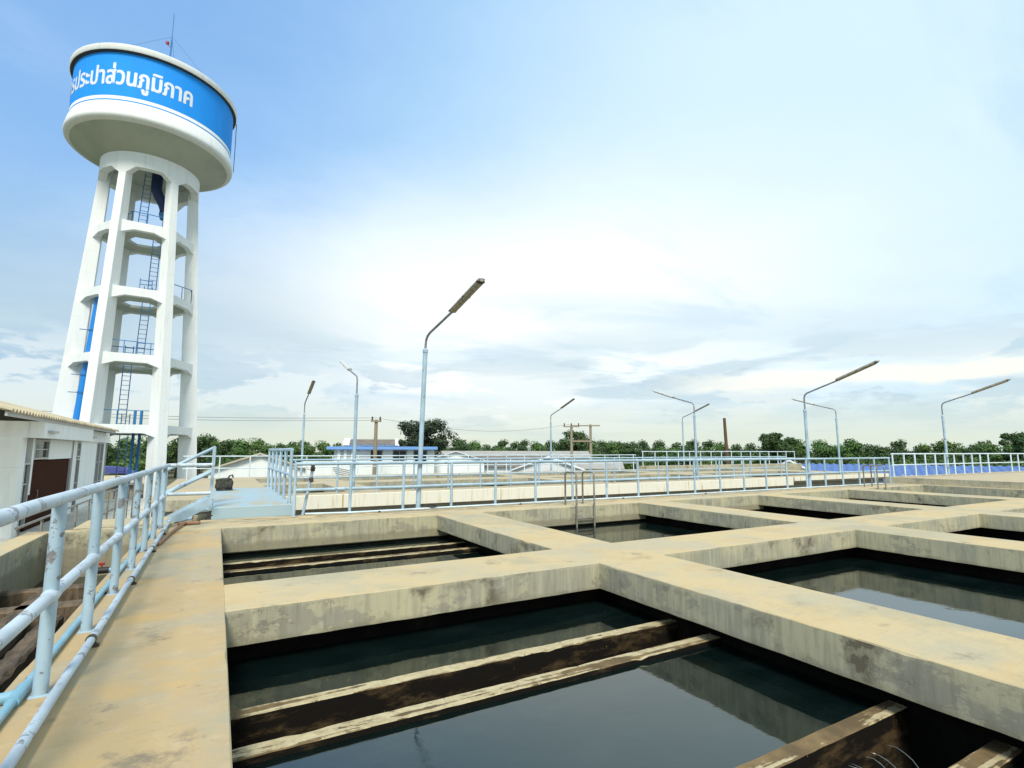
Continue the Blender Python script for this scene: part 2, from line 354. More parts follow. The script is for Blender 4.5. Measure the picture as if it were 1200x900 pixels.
GV='7920 0 7920 350 7934 439 7974 505 8044 545 8146 558 8249 545 8319 505 8359 439 8372 350 8372 0 8283 0 8283 350 8274 409 8248 451 8205 476 8145 484 8086 476 8043 451 8018 409 8009 350 8009 239 8012 238 8036 270 8066 290 8104 299 8156 302 8189 302 8189 229 8156 229 8102 225 8064 212 8037 192 8021 168 8012 138 8009 106 8009 0 7669 0 7669 389 7663 432 7647 461 7616 478 7571 484 7536 482 7503 475 7473 463 7443 448 7443 528 7467 538 7500 548 7541 556 7588 558 7636 554 7678 543 7712 523 7737 494 7753 453 7758 402 7758 0 6918 -10 6900 -9 6883 -7 6866 -2 6849 5 6859 67 6866 65 6875 63 6884 62 6892 61 6906 63 6915 71 6920 83 6922 101 6922 194 6928 247 6945 284 6973 307 7011 321 7012 324 6897 366 6897 399 6904 439 6924 477 6956 510 7001 536 7057 552 7123 558 7182 553 7237 539 7284 514 7320 478 7344 430 7352 369 7352 0 7263 0 7263 360 7253 417 7222 456 7176 477 7122 484 7066 478 7024 459 6997 430 6988 394 7102 340 7094 292 7060 286 7034 268 7017 237 7011 191 7011 94 7004 43 6984 12 6954 -5 6316 635 6316 674 6389 706 6741 706 6741 635 6561 -10 6501 -4 6451 16 6411 46 6387 87 6383 87 6378 0 6305 0 6305 548 6394 548 6394 231 6398 184 6411 144 6433 110 6463 86 6499 70 6543 65 6595 73 6631 96 6653 134 6660 187 6660 548 6749 548 6749 181 6743 121 6727 73 6699 36 6662 11 6616 -5 5997 -265 5941 -259 5899 -240 5874 -209 5866 -167 5866 -150 5864 -136 5858 -130 5847 -128 5834 -130 5828 -70 5842 -67 5856 -65 5867 -64 5876 -64 5907 -68 5928 -80 5939 -99 5943 -125 5943 -159 5946 -177 5955 -191 5971 -201 5996 -204 6021 -201 6037 -191 6046 -177 6049 -159 6049 -67 6127 -67 6127 -164 6119 -207 6094 -239 6053 -259 5701 -10 5683 -9 5666 -7 5649 -2 5632 5 5642 67 5649 65 5658 63 5667 62 5675 61 5689 63 5698 71 5703 83 5705 101 5705 194 5711 247 5728 284 5756 307 5794 321 5795 324 5680 366 5680 399 5687 439 5707 477 5739 510 5784 536 5840 552 5906 558 5965 553 6020 539 6067 514 6103 478 6127 430 6135 369 6135 0 6046 0 6046 360 6036 417 6005 456 5959 477 5905 484 5849 478 5807 459 5780 430 5771 394 5885 340 5877 292 5843 286 5817 268 5800 237 5794 191 5794 94 5787 43 5767 12 5737 -5 5270 -10 5215 -5 5168 11 5131 36 5103 73 5087 121 5081 182 5081 548 5170 548 5170 187 5178 134 5201 96 5238 73 5289 65 5351 76 5398 110 5426 163 5436 231 5436 548 5525 548 5525 0 5451 0 5447 81 5442 81 5417 45 5379 16 5330 -4 4699 -10 4661 -8 4623 -2 4586 10 4546 28 4574 96 4597 84 4624 73 4654 66 4689 64 4755 78 4805 119 4836 185 4846 276 4835 365 4803 431 4750 471 4673 484 4641 482 4608 477 4577 468 4550 456 4550 531 4580 544 4614 552 4648 557 4683 558 4765 549 4829 523 4878 480 4911 424 4931 356 4937 276 4922 158 4878 67 4803 9 4330 635 4330 846 4418 846 4418 635 4338 0 4338 365 4331 421 4308 458 4269 478 4210 485 4161 482 4115 472 4070 455 4028 434 4028 517 4062 531 4106 545 4159 555 4218 558 4267 555 4308 546 4341 529 4364 502 4394 482 4412 452 4423 415 4426 370 4426 0 4166 -10 4088 0 4031 31 3997 80 3985 147 4000 220 4045 275 4125 311 4242 328 4356 335 4356 261 4254 254 4168 243 4113 222 4085 191 4075 149 4082 110 4103 83 4138 67 4183 62 4199 63 4214 65 4228 67 4241 71 4255 4 4235 -2 4214 -7 4190 -9 4361 471 4311 518 4336 525 4360 538 4377 558 4383 584 4470 584 4466 555 4455 530 4438 508 4416 492 4390 479 3766 0 3766 389 3760 432 3743 461 3713 478 3668 484 3633 482 3600 475 3570 463 3540 448 3540 528 3564 538 3597 548 3638 556 3685 558 3734 554 3775 543 3809 523 3834 494 3850 453 3855 402 3855 0 3226 -10 3125 4 3057 44 3019 110 3006 198 3006 548 3095 548 3095 197 3103 139 3127 97 3168 72 3226 64 3285 72 3326 97 3351 139 3359 197 3359 745 3448 745 3448 198 3435 110 3396 44 3328 3 2740 64 2703 67 2673 77 2652 91 2637 109 2629 129 2626 150 2627 165 2630 181 2636 196 2642 208 2717 196 2715 190 2712 182 2711 173 2710 164 2712 152 2717 143 2727 136 2743 134 2886 134 2886 64 2740 344 2703 347 2673 357 2652 371 2637 389 2629 409 2626 430 2627 445 2630 461 2636 476 2642 488 2717 476 2715 470 2712 462 2711 453 2710 444 2712 432 2717 423 2727 416 2743 414 2886 414 2886 344 2334 -10 2277 -7 2224 2 2178 14 2139 29 2165 101 2188 93 2213 84 2241 76 2272 70 2303 65 2336 64 2385 69 2424 84 2450 109 2459 142 2456 163 2447 182 2431 197 2408 212 2378 226 2341 239 2283 260 2234 282 2196 306 2168 336 2152 371 2146 414 2152 454 2168 489 2197 517 2238 539 2293 553 2360 558 2407 556 2451 550 2488 539 2517 526 2517 451 2498 459 2474 467 2448 474 2419 480 2388 484 2357 485 2300 480 2263 465 2242 443 2235 418 2238 398 2247 381 2264 366 2290 352 2326 337 2373 320 2419 303 2461 283 2497 259 2524 231 2542 195 2548 150 2543 109 2527 72 2500 38 2460 13 2405 -4 1795 -10 1694 4 1626 44 1588 110 1575 198 1575 548 1664 548 1664 197 1672 139 1696 97 1737 72 1795 64 1854 72 1896 97 1920 139 1928 197 1928 745 2017 745 2017 198 2004 110 1966 44 1897 3 1241 -10 1184 -7 1132 2 1085 14 1046 29 1072 101 1095 93 1120 84 1148 76 1179 70 1210 65 1243 64 1292 69 1331 84 1357 109 1366 142 1363 163 1354 182 1338 197 1315 212 1285 226 1248 239 1190 260 1141 282 1103 306 1076 336 1059 371 1053 414 1059 454 1076 489 1104 517 1146 539 1200 553 1267 558 1314 556 1358 550 1395 539 1424 526 1424 451 1405 459 1382 467 1355 474 1326 480 1296 484 1264 485 1207 480 1170 465 1149 443 1142 418 1145 398 1155 381 1172 366 1197 352 1233 337 1280 320 1326 303 1368 283 1404 259 1432 231 1449 195 1455 150 1450 109 1435 72 1407 38 1367 13 1312 -4 836 0 836 389 830 432 814 461 783 478 738 484 703 482 671 475 640 463 610 448 610 528 634 538 667 548 708 556 755 558 804 554 845 543 879 523 904 494 920 453 925 402 925 0 76 0 76 190 83 244 104 282 136 306 175 321 176 324 66 366 66 399 73 439 93 477 126 510 171 536 226 552 291 558 350 553 404 539 451 514 488 478 511 430 519 369 519 0 430 0 430 360 420 417 390 456 344 477 290 484 235 478 193 459 166 430 157 394 265 340 257 292 222 286 193 268 172 236 165 190 165 0'
GF='4 6 5 3 6 4 3 7 6 2 17 3 17 16 3 16 7 3 16 15 7 15 8 7 2 18 17 14 8 15 2 19 18 13 8 14 1 19 2 13 9 8 1 20 19 12 9 13 0 20 1 0 21 20 11 9 12 11 10 9 25 27 26 25 28 27 24 28 25 23 28 24 22 28 23 0 22 21 0 33 22 33 32 22 32 31 22 31 30 22 30 29 22 29 28 22 0 34 33 0 35 34 0 36 35 50 52 51 49 52 50 49 53 52 48 53 49 48 54 53 47 54 48 46 45 47 45 44 47 44 54 47 44 43 54 43 42 54 42 55 54 42 41 55 41 56 55 40 56 41 39 56 40 39 57 56 38 57 39 38 58 57 37 58 38 85 87 86 85 88 87 84 88 85 84 89 88 83 89 84 83 90 89 82 99 83 99 90 83 82 100 99 98 90 99 82 101 100 98 91 90 97 91 98 81 101 82 81 102 101 96 91 97 80 102 81 80 103 102 96 92 91 95 92 96 79 103 80 79 104 103 95 93 92 78 104 79 94 93 95 78 105 104 77 105 78 76 105 77 75 105 76 75 106 105 75 107 106 74 107 75 74 108 107 73 108 74 73 109 108 72 109 73 72 110 109 71 110 72 71 111 110 70 111 71 69 111 70 63 65 64 63 66 65 68 111 69 63 67 66 63 68 67 63 111 68 63 112 111 63 113 112 62 113 63 61 113 62 61 59 113 60 59 61 115 117 116 115 118 117 114 118 115 126 128 127 126 129 128 139 141 140 139 142 141 126 130 129 138 142 139 126 131 130 138 143 142 126 124 131 124 132 131 137 143 138 137 144 143 124 123 132 123 133 132 136 144 137 126 125 124 122 133 123 122 134 133 136 145 144 135 145 136 122 135 134 122 145 135 121 145 122 121 146 145 120 146 121 120 147 146 119 147 120 161 163 162 160 163 161 159 163 160 158 163 159 175 177 176 175 178 177 158 164 163 157 164 158 157 165 164 157 156 165 156 166 165 156 155 166 155 167 166 154 167 155 153 167 154 152 167 153 152 168 167 174 178 175 174 179 178 151 168 152 151 169 168 173 179 174 151 170 169 172 179 173 151 171 170 171 179 172 151 179 171 151 180 179 150 180 151 150 181 180 149 181 150 149 148 181 208 210 209 208 211 210 207 211 208 207 212 211 206 212 207 206 213 212 205 222 206 222 213 206 205 223 222 221 213 222 205 224 223 221 214 213 220 214 221 204 224 205 204 225 224 219 214 220 203 225 204 203 226 225 219 215 214 218 215 219 202 226 203 202 227 226 218 216 215 201 227 202 217 216 218 201 228 227 200 228 201 199 228 200 198 228 199 198 229 228 198 230 229 197 230 198 197 231 230 196 231 197 196 232 231 195 232 196 195 233 232 194 233 195 194 234 233 193 234 194 192 234 193 186 188 187 186 189 188 191 234 192 186 190 189 186 191 190 186 234 191 186 235 234 186 236 235 185 236 186 184 236 185 184 182 236 183 182 184 243 245 244 243 246 245 254 256 255 254 257 256 253 257 254 243 247 246 242 247 243 252 259 253 259 257 253 242 248 247 241 248 242 251 260 252 260 259 252 241 249 248 251 261 260 258 257 259 250 261 251 240 249 241 240 250 249 240 261 250 240 262 261 239 262 240 239 263 262 238 263 239 238 237 263 289 291 290 288 291 289 287 291 288 287 292 291 286 292 287 285 284 286 284 283 286 283 292 286 283 282 292 282 281 292 281 293 292 280 293 281 280 294 293 279 294 280 278 294 279 278 295 294 277 295 278 277 296 295 276 296 277 276 297 296 275 297 276 275 298 297 274 298 275 268 270 269 268 271 270 273 298 274 268 272 271 273 299 298 268 273 272 268 299 273 267 299 268 266 299 267 266 264 299 265 264 266 300 302 301 300 303 302 360 362 361 360 363 362 317 319 318 359 363 360 317 320 319 359 364 363 316 320 317 316 321 320 315 321 316 358 364 359 314 321 315 358 365 364 314 358 321 358 322 321 314 357 358 322 365 358 314 356 357 313 312 314 312 311 314 311 310 314 310 309 314 309 356 314 322 366 365 323 366 322 323 367 366 308 356 309 367 324 323 356 324 367 307 356 308 307 324 356 306 324 307 306 325 324 305 325 306 305 326 325 305 337 326 337 327 326 304 337 305 336 304 337 304 338 337 335 339 336 339 304 336 334 339 335 333 339 334 339 304 338 333 340 339 333 341 340 333 342 341 332 342 333 332 343 342 332 344 343 331 344 332 331 345 344 331 346 345 330 346 331 350 352 351 349 352 350 330 347 346 348 352 349 347 352 348 330 352 347 329 352 330 329 353 352 328 353 329 328 354 353 328 355 354 381 383 382 380 383 381 380 384 383 379 384 380 379 385 384 378 385 379 377 376 378 376 375 378 375 385 378 375 374 385 374 373 385 373 386 385 373 372 386 372 387 386 371 387 372 370 387 371 370 388 387 369 388 370 369 389 388 368 389 369 405 407 406 405 408 407 394 396 395 394 397 396 393 397 394 405 409 408 393 398 397 404 409 405 393 399 398 403 409 404 392 399 393 403 410 409 392 400 399 402 410 403 392 401 400 401 410 402 392 410 401 391 410 392 391 411 410 390 411 391 443 445 444 443 446 445 442 446 443 442 447 446 442 448 447 441 448 442 441 449 448 440 449 441 440 450 449 440 451 450 439 451 440 439 452 451 439 453 452 439 454 453 439 455 454 438 455 439 437 455 438 436 455 437 435 455 436 434 455 435 421 423 422 421 424 423 420 424 421 420 425 424 420 426 425 419 426 420 419 427 426 418 427 419 418 428 427 418 429 428 417 429 418 417 430 429 417 431 430 417 432 431 417 433 432 416 433 417 415 433 416 414 433 415 413 433 414 412 433 413 488 490 489 488 491 490 487 491 488 487 492 491 486 492 487 486 493 492 486 498 493 498 497 493 497 496 493 496 495 493 495 494 493 485 500 486 500 499 486 499 498 486 484 501 485 501 500 485 484 502 501 484 503 502 483 503 484 483 504 503 483 505 504 482 505 483 482 506 505 482 507 506 481 507 482 481 508 507 481 509 508 481 510 509 480 510 481 480 511 510 479 511 480 479 512 511 479 513 512 478 513 479 477 513 478 477 514 513 476 514 477 476 515 514 475 515 476 474 515 475 473 515 474 473 516 515 472 516 473 471 516 472 471 517 516 470 517 471 470 518 517 469 518 470 460 462 461 460 463 462 460 464 463 468 518 469 460 465 464 468 519 518 460 466 465 467 519 468 460 467 466 460 519 467 460 520 519 459 520 460 458 520 459 458 521 520 457 521 458 457 456 521 537 539 538 537 540 539 526 528 527 526 529 528 525 529 526 537 541 540 525 530 529 536 541 537 525 531 530 535 541 536 524 531 525 535 542 541 524 532 531 534 542 535 524 533 532 533 542 534 524 542 533 523 542 524 523 543 542 522 543 523 576 578 577 576 579 578 575 579 576 575 580 579 574 580 575 574 581 580 574 586 581 586 585 581 585 584 581 584 583 581 583 582 581 573 588 574 588 587 574 587 586 574 572 589 573 589 588 573 572 590 589 572 591 590 571 591 572 571 592 591 571 593 592 570 593 571 570 594 593 570 595 594 569 595 570 569 596 595 569 597 596 569 598 597 568 598 569 568 599 598 567 599 568 567 600 599 567 601 600 566 601 567 565 601 566 565 602 601 564 602 565 564 603 602 563 603 564 562 603 563 561 603 562 561 604 603 560 604 561 559 604 560 559 605 604 558 605 559 558 606 605 557 606 558 548 550 549 548 551 550 548 552 551 556 606 557 548 553 552 556 607 606 548 554 553 555 607 556 548 555 554 548 607 555 548 608 607 547 608 548 546 608 547 546 609 608 545 609 546 545 544 609 623 625 624 622 625 623 622 626 625 621 626 622 621 627 626 620 627 621 619 618 620 618 617 620 617 627 620 617 616 627 616 615 627 615 628 627 615 614 628 614 629 628 613 629 614 612 629 613 612 630 629 611 630 612 611 631 630 610 631 611 645 647 646 645 648 647 644 648 645 644 649 648 643 649 644 643 650 649 642 659 643 659 650 643 642 660 659 658 650 659 642 661 660 658 651 650 657 651 658 641 661 642 641 662 661 656 651 657 640 662 641 640 663 662 656 652 651 655 652 656 639 663 640 639 664 663 655 653 652 638 664 639 654 653 655 638 665 664 637 665 638 636 665 637 635 665 636 635 666 665 635 667 666 634 667 635 634 668 667 633 668 634 633 669 668 632 669 633 632 670 669'
# ------------------------------------------------------------------ the setting
g = MB(); g.add([(-900,-900,-3),(900,-900,-3),(900,900,-3),(-900,900,-3)], [(0,1,2,3)])
g.build('ground', M_ground, kind='structure')
MB().box(-16, -1.15, 12.07, 38.95, -3.2, -1.5).build('yard', M_yard, kind='structure')
MB().box(-1.1, 40, 12.45, 17.9, -3.2, -1.6).build('service_path', M_grey, kind='structure')

def strip(mb, axis, lo, hi, a, b, th, butt_lo=(), butt_hi=(), z=0., cmin=.005, cmax=.010, chip=.03, step=.16, th_hi=None):
    """a cast strip along an axis with slightly worn arrises; the arris closes where another strip butts on"""
    th_hi = th if th_hi is None else th_hi
    st = {a, b}
    for r in (butt_lo, butt_hi):
        for s, e in r:
            for q in (s-.012, s, e, e+.012):
                if a < q < b: st.add(q)
    k = int((b-a)/step)
    for i in range(1, k):
        q = a+(b-a)*i/k
        if min(abs(q-t) for t in st) > .03: st.add(q)
    st = sorted(st); vs = []
    def c(q, butts):
        for s, e in butts:
            if s-1e-4 <= q <= e+1e-4: return .001
        return R.uniform(cmin, cmax) if R.random() > chip else R.uniform(cmax*1.4, cmax*2.6)
    for q in st:
        c0, c1 = c(q, butt_lo), c(q, butt_hi)
        e0, e1 = (R.uniform(-.002, .004), R.uniform(-.002, .004)) if th < .4 else (0, 0)
        for w, h in ((lo, -th+e0), (lo, -c0), (lo+c0*R.uniform(.7, 1.3), 0), (hi-c1*R.uniform(.7, 1.3), 0), (hi, -c1), (hi, -th_hi+e1)):
            vs.append((w, q, z+h) if axis == 'y' else (q, w, z+h))
    fs = []
    for i in range(len(st)-1):
        for k in range(6): fs.append((i*6+k, i*6+(k+1) % 6, (i+1)*6+(k+1) % 6, (i+1)*6+k))
    fs += [tuple(range(6)), tuple((len(st)-1)*6+k for k in range(6))]
    return mb.add(vs, fs)

XB = [(-1.0, .15), (4.29, 5.37), (10.12, 11.12), (15.2, 16.2), (20.35, 21.4)]     # beams running away from the camera
XE = 26.0                                                                          # far end wall
YB = [(-6., -5.2), (-.2, .85), (5.40, 6.44)]                                        # beams running across
YK = (11.0, 12.42)                                                                  # kerb strip under the far railing
BEAM = .31; WZ = -.51
fb = thing('filter_basin', 'open concrete filter basin of ochre walkways and beams around dark rectangular pools', 'basin', (0, 0, 0))
names = ['walkway'] + ['long_beam']*4
for i, (x0, x1) in enumerate(XB):
    bt = [y for y in YB]
    mb = MB(); strip(mb, 'y', x0, x1, YB[0][0], YK[0], BEAM, () if i == 0 else bt, bt, th_hi=BEAM)
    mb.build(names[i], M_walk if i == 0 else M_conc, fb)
    w = MB().box((x0+.02 if i == 0 else x0+.26), x1-.26, YB[0][0]+.2, YK[0], -1.6, -BEAM+.01); w.build('inner_wall', M_wetshade, fb)
cols = [(XB[i][1], XB[i+1][0]) for i in range(4)] + [(XB[4][1], XE)]
for (y0, y1) in YB:
    for (x0, x1) in cols:
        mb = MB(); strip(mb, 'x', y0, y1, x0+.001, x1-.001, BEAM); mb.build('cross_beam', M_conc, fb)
        MB().box(x0-.24, x1+.24, y0+.24, y1-.24, -1.6, -BEAM+.01).build('inner_wall', M_wetshade, fb)
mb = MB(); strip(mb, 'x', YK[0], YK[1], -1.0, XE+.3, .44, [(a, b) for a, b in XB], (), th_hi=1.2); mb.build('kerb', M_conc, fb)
MB().box(-.98, XE+.28, YK[0]+.05, YK[1]-.05, -3, -.43).build('inner_wall', M_wetshade, fb)
mb = MB(); strip(mb, 'y', XE, XE+.3, YB[0][0], YK[0]-.001, .6, (), ()); mb.build('end_wall', M_conc, fb)
MB().box(XE+.05, XE+.25, YB[0][0], YK[0], -1.6, -.59).build('inner_wall', M_wetshade, fb)
# water: one sheet in each pool, cut where the troughs stand
TROUGH = {0: [(1.52, 2.29), (3.80, 4.50), (7.15, 7.85), (9.40, 10.18)]}
rows = [(YB[0][1]-.24, YB[1][0]+.24), (YB[1][1]-.24, YB[2][0]+.24), (YB[2][1]-.24, YK[0]+.05)]
for ci, (x0, x1) in enumerate(cols):
    for (y0, y1) in rows:
        ys = [y0]
        for a, b in TROUGH.get(ci, []):
            if y0 < a and b < y1: ys += [a+.02, b-.02]
        ys.append(y1)
        mb = MB()
        for a, b in zip(ys[::2], ys[1::2]):
            mb.add([(x0-.26, a, WZ), (x1+.26, a, WZ), (x1+.26, b, WZ), (x0-.26, b, WZ)], [(0, 1, 2, 3)])
        mb.build('water', M_water, kind='structure')
# collecting troughs: two rims with a lower channel between
for a, b in TROUGH[0]:
    for s, e in ((a, a+.15), (b-.13, b)):
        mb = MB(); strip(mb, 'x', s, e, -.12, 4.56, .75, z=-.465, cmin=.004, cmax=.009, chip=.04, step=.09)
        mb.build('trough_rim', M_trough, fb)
    MB().box(-.1, 4.54, a+.14, b-.12, -1.2, -1.0).build('trough_floor', M_wetshade, fb)
    m = MB(); m.add([(-.1, a+.14, -.90), (4.54, a+.14, -.90), (4.54, b-.12, -.90), (-.1, b-.12, -.90)], [(0, 1, 2, 3)]); m.build('water', M_water, kind='structure')
# water spilling over the near trough rim
for k in range(5):
    x = 3.62+.12*k+R.uniform(-.05, .05); y = 2.14; pts = []
    L = R.uniform(.16, .30)
    for j in range(7):
        u = j/6; pts.append((x+.16*u+R.uniform(-.006, .006), y-.03-L*u, -.60-.28*u*u))
    MB().tube(pts, .006, 5, radii=[.0006+.0042*math.sin(math.pi*(q_+.3)/7.2)*R.uniform(.5, 1) for q_ in range(7)]).build('water', M_foam, smooth=True, kind='structure')

# left side channel
sc_ = thing('side_channel', 'lower concrete channel with stained ledges left of the railed walkway', 'channel', (-1.9, 6, -1.2))
mb = MB(); strip(mb, 'y', -2.74, -2.42, -4, 12.05, 1.0, (), [(11.8, 12.05)]); mb.build('side_wall', M_conc, sc_)
mb = MB(); strip(mb, 'x', 11.80, 12.05, -2.419, -1.001, 1.0); mb.build('end_wall', M_conc, sc_)
MB().box(-2.70, -1.02, -4, 12.0, -3.0, -1.0).build('channel_floor', M_wetshade, sc_)
for (x0, x1, y0, y1) in ((-1.62, -1.43, 1., 8.1), (-2.02, -1.86, -1, 9.4)):
    mb = MB(); strip(mb, 'y', x0, x1, y0, y1, .5, z=-.5, cmin=.01, cmax=.03, chip=.2, step=.12); mb.build('ledge', M_brownledge, sc_)
for (y0, y1) in ((8.55, 8.80), (9.6, 9.82)):
    mb = MB(); strip(mb, 'x', y0, y1, -2.41, -1.06, .5, z=-.5, cmin=.01, cmax=.03, step=.12); mb.build('ledge', M_brownledge, sc_)
m = MB(); m.add([(-2.42, -4, -.78), (-1.0, -4, -.78), (-1.0, 11.8, -.78), (-2.42, 11.8, -.78)], [(0, 1, 2, 3)]); m.build('water', M_water, kind='structure')
MB().box(-.995, -.8, -5.9, 11, -3, -.32).build('outer_wall', M_wetshade, fb)

# raised deck at the right end
rd = thing('raised_deck', 'raised pale concrete platform carrying the far right railing', 'platform', (34, 3, -3))
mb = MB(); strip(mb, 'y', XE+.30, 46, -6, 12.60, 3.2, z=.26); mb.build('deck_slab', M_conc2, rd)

# ------------------------------------------------------------------ second basin beyond the path
sb = thing('settling_basin', 'second pale concrete basin beyond the path with a stained white parapet', 'basin', (14, 24, -3))
X2 = [(-1.6, 1.7), (4.0, 5.2), (14.2, 15.4), (24.4, 25.6), (35.0, 37.5)]
Y2 = [(17.72, 18.62), (23.6, 25.2), (29.2, 30.6)]
for (x0, x1) in X2:
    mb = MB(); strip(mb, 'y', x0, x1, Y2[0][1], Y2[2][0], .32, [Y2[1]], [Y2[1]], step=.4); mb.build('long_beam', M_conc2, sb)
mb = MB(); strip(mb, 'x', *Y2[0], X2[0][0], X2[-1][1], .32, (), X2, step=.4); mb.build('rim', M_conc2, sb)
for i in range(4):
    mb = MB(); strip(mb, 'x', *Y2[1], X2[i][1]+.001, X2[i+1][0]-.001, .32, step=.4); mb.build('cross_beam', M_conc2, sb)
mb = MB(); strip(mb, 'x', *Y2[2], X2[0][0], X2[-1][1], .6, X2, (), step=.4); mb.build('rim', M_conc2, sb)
MB().cbox(1.75, 27.4, 17.62, 17.99, -.44, -.012, .008).build('parapet', M_cream, sb)
MB().cbox(27.6, 37.4, 17.63, 17.98, -.22, -.012, .008).build('parapet', M_cream, sb)
MB().box(-1.5, 37.4, 17.99, 18.4, -3, -.31).build('outer_wall', M_grey, sb)
MB().box(-1.5, 37.4, 29.5, 30.4, -3, -.58).build('outer_wall', M_grey, sb)
MB().box(-1.5, -1.2, 18.4, 29.5, -3, -.31).build('outer_wall', M_grey, sb)
MB().box(37.1, 37.4, 18.4, 29.5, -3, -.31).build('outer_wall', M_grey, sb)
MB().box(27.8, 47, 29.3, 30.3, -3, .26).build('raised_wall', M_conc2, sb)
m = MB(); m.add([(-1.3, 18.4, WZ), (37.2, 18.4, WZ), (37.2, 29.5, WZ), (-1.3, 29.5, WZ)], [(0, 1, 2, 3)]); m.build('water', M_water, kind='structure')

# ------------------------------------------------------------------ railings
def railing(name, label, pts, posts, z0, top, mid, rt, rm, rp, mt, mr, mp, group='pipe railings round the basins', base=True, n=12):
    t = thing(name, label, 'railing', (posts[0][0], posts[0][1], z0), group)
    def bend(ps, z, r):
        out = [Vector((*ps[0], z))]
        for i in range(1, len(ps)-1):
            p = Vector((*ps[i], z)); a = Vector((*ps[i-1], z)); b = Vector((*ps[i+1], z))
            for u in (.12, .06): out.append(p+(a-p).normalized()*u*.8)
            out.append(p*.5+.25*(out[-1]+p+(b-p).normalized()*.05))
            for u in (.06, .12): out.append(p+(b-p).normalized()*u*.8)
        out.append(Vector((*ps[-1], z)))
        return out
    def sub(ps, L=1.2):
        # subdivide long runs so that the pipes can sag by a few millimetres
        o = [ps[0]]
        for a, b in zip(ps, ps[1:]):
            k = max(1, int((b-a).length/L))
            for i in range(1, k+1):
                q = a.lerp(b, i/k)
                if i < k: q = q+Vector((R.uniform(-.004, .004), R.uniform(-.004, .004), R.uniform(-.005, .005)))
                o.append(q)
        return o
    MB().tube(sub(bend(pts, z0+top-rt, rt)), rt, n).build('top_rail', mt, t, True)
    m = MB().tube(sub(bend(pts, z0+mid, rm)), rm, n)
    if n == 20:                      # sleeves where the near mid rail passes the posts
        for (x, y) in posts:
            q = [(x+R.uniform(-.003, .003), y+d, z0+mid+R.uniform(-.003, .003)) for d in (-.085, -.075, -.03, .03, .075, .085)]
            m.tube(q, rm, 18, radii=[rm*.98, rm*1.08, rm*1.22, rm*1.22, rm*1.08, rm*.98])
    m.build('mid_rail', mr, t, True)
    for (x, y) in posts:
        m = MB().tube([(x, y, z0-.01), (x+R.uniform(-.006, .006), y+R.uniform(-.006, .006), z0+top-rt)], rp, n)
        if base: m.cbox(x-rp*1.3, x+rp*1.3, y-rp*1.3, y+rp*1.3, z0-.004, z0+.008, .002)
        m.build('post', mp, t, True)
    return t
yl = [4.12+1.22*k for k in range(-4, 7)]
railing('pipe_railing', 'near light blue pipe railing with peeling paint along the left walkway', [(-.8, -2.4), (-.8, 12.15), (-.06, 12.15)],
        [(-.8, y) for y in yl], 0, 1.14, .55, .037, .035, .037, M_railtop, M_railtop, M_rail, n=20)
railing('pipe_railing', 'long pale blue pipe railing on the far kerb of the near pools', [(1.5, 12.15), (25.9, 12.15)],
        [(1.5, 12.15)]+[(2.66+1.22*k, 12.15) for k in range(20)], 0, 1.14, .55, .036, .034, .034, M_rail2, M_rail2, M_rail2)
railing('pipe_railing', 'pale blue railing standing on top of the stained white parapet', [(2.0, 17.95), (27.4, 17.95)],
        [(2.2+1.3*k, 17.95) for k in range(20)], 0, 1.12, .52, .03, .026, .03, M_rail2, M_rail2, M_rail2)
railing('pipe_railing', 'faded thin railing on the far rim of the second basin in front of the sheds', [(-1.4, 29.9), (27.4, 29.9)],
        [(-1.2+1.35*k, 29.9) for k in range(22)], 0, 1.12, .5, .03, .026, .03, M_rail3, M_rail3, M_rail3)
railing('pipe_railing', 'bluish white railing on the raised wall before the tree line, right of centre', [(27.9, 29.8), (46.8, 29.8)],
        [(28+1.25*k, 29.8) for k in range(16)], .26, 1.12, .5, .035, .03, .035, M_rail3, M_rail3, M_rail3)
railing('pipe_railing', 'white railing along the raised deck in front of the blue roof at far right', [(26.4, 12.3), (45.8, 12.3)],
        [(26.5+1.0*k, 12.3) for k in range(20) if k not in (11, 12)], .26, 1.05, .52, .032, .028, .034, M_rail3, M_rail3, M_rail3)
railing('pipe_railing', 'short blue railing with close posts along the right side of the footbridge', [(1.46, 12.62), (1.46, 18.3)],
        [(1.46, 12.66+1.12*k) for k in range(6)], .23, 1.22, .62, .036, .032, .036, M_rail2, M_rail2, M_rail2)
# grey handrail below, by the building
t = thing('handrail', 'dark grey two-bar handrail beside the white building in the yard', 'railing', (-3, 12.6, -1.5))
for z in (.02, -.62): MB().tube([(-3, 12.5, z), (-3, 29.5, z)], .026, 8).build('rail', M_steel, t, True)
for k in range(12): MB().tube([(-3, 12.6+1.5*k, -1.5), (-3, 12.6+1.5*k, .02)], .024, 8).build('post', M_steel, t, True)

# pipes on the walkway
t = thing('kerb_pipe', 'thin chipped grey-blue pipe clamped along the walkway inside the near railing', 'pipe', (-.70, 4, 0))
pts = [(-.70+R.uniform(-.004, .004), -3+.6*k, .055+R.uniform(-.003, .003)) for k in range(26)]+[(-.70, 12.1, .055)]
MB().tube(pts, .026, 14).build('pipe', M_railtop, t, True)
for y in (1.2, 3.0, 4.9, 6.9, 8.9, 10.6):
    m = MB().lathe([(.027, -.02), (.033, -.02), (.033, .02), (.027, .02), (.027, -.02)], 12)
    m.v = [(-.70+a, y+c, .055+b) for a, b, c in m.v]; m.box(-.70+.025, -.70+.05, y-.014, y+.014, .004, .022); m.box(-.735, -.665, y-.016, y+.016, .0, .03)
    m.build('clamp', M_darkmetal, t)
t = thing('water_pipe', 'light blue plastic water pipe with a side valve behind the railing posts', 'pipe', (-.89, 4, 0))
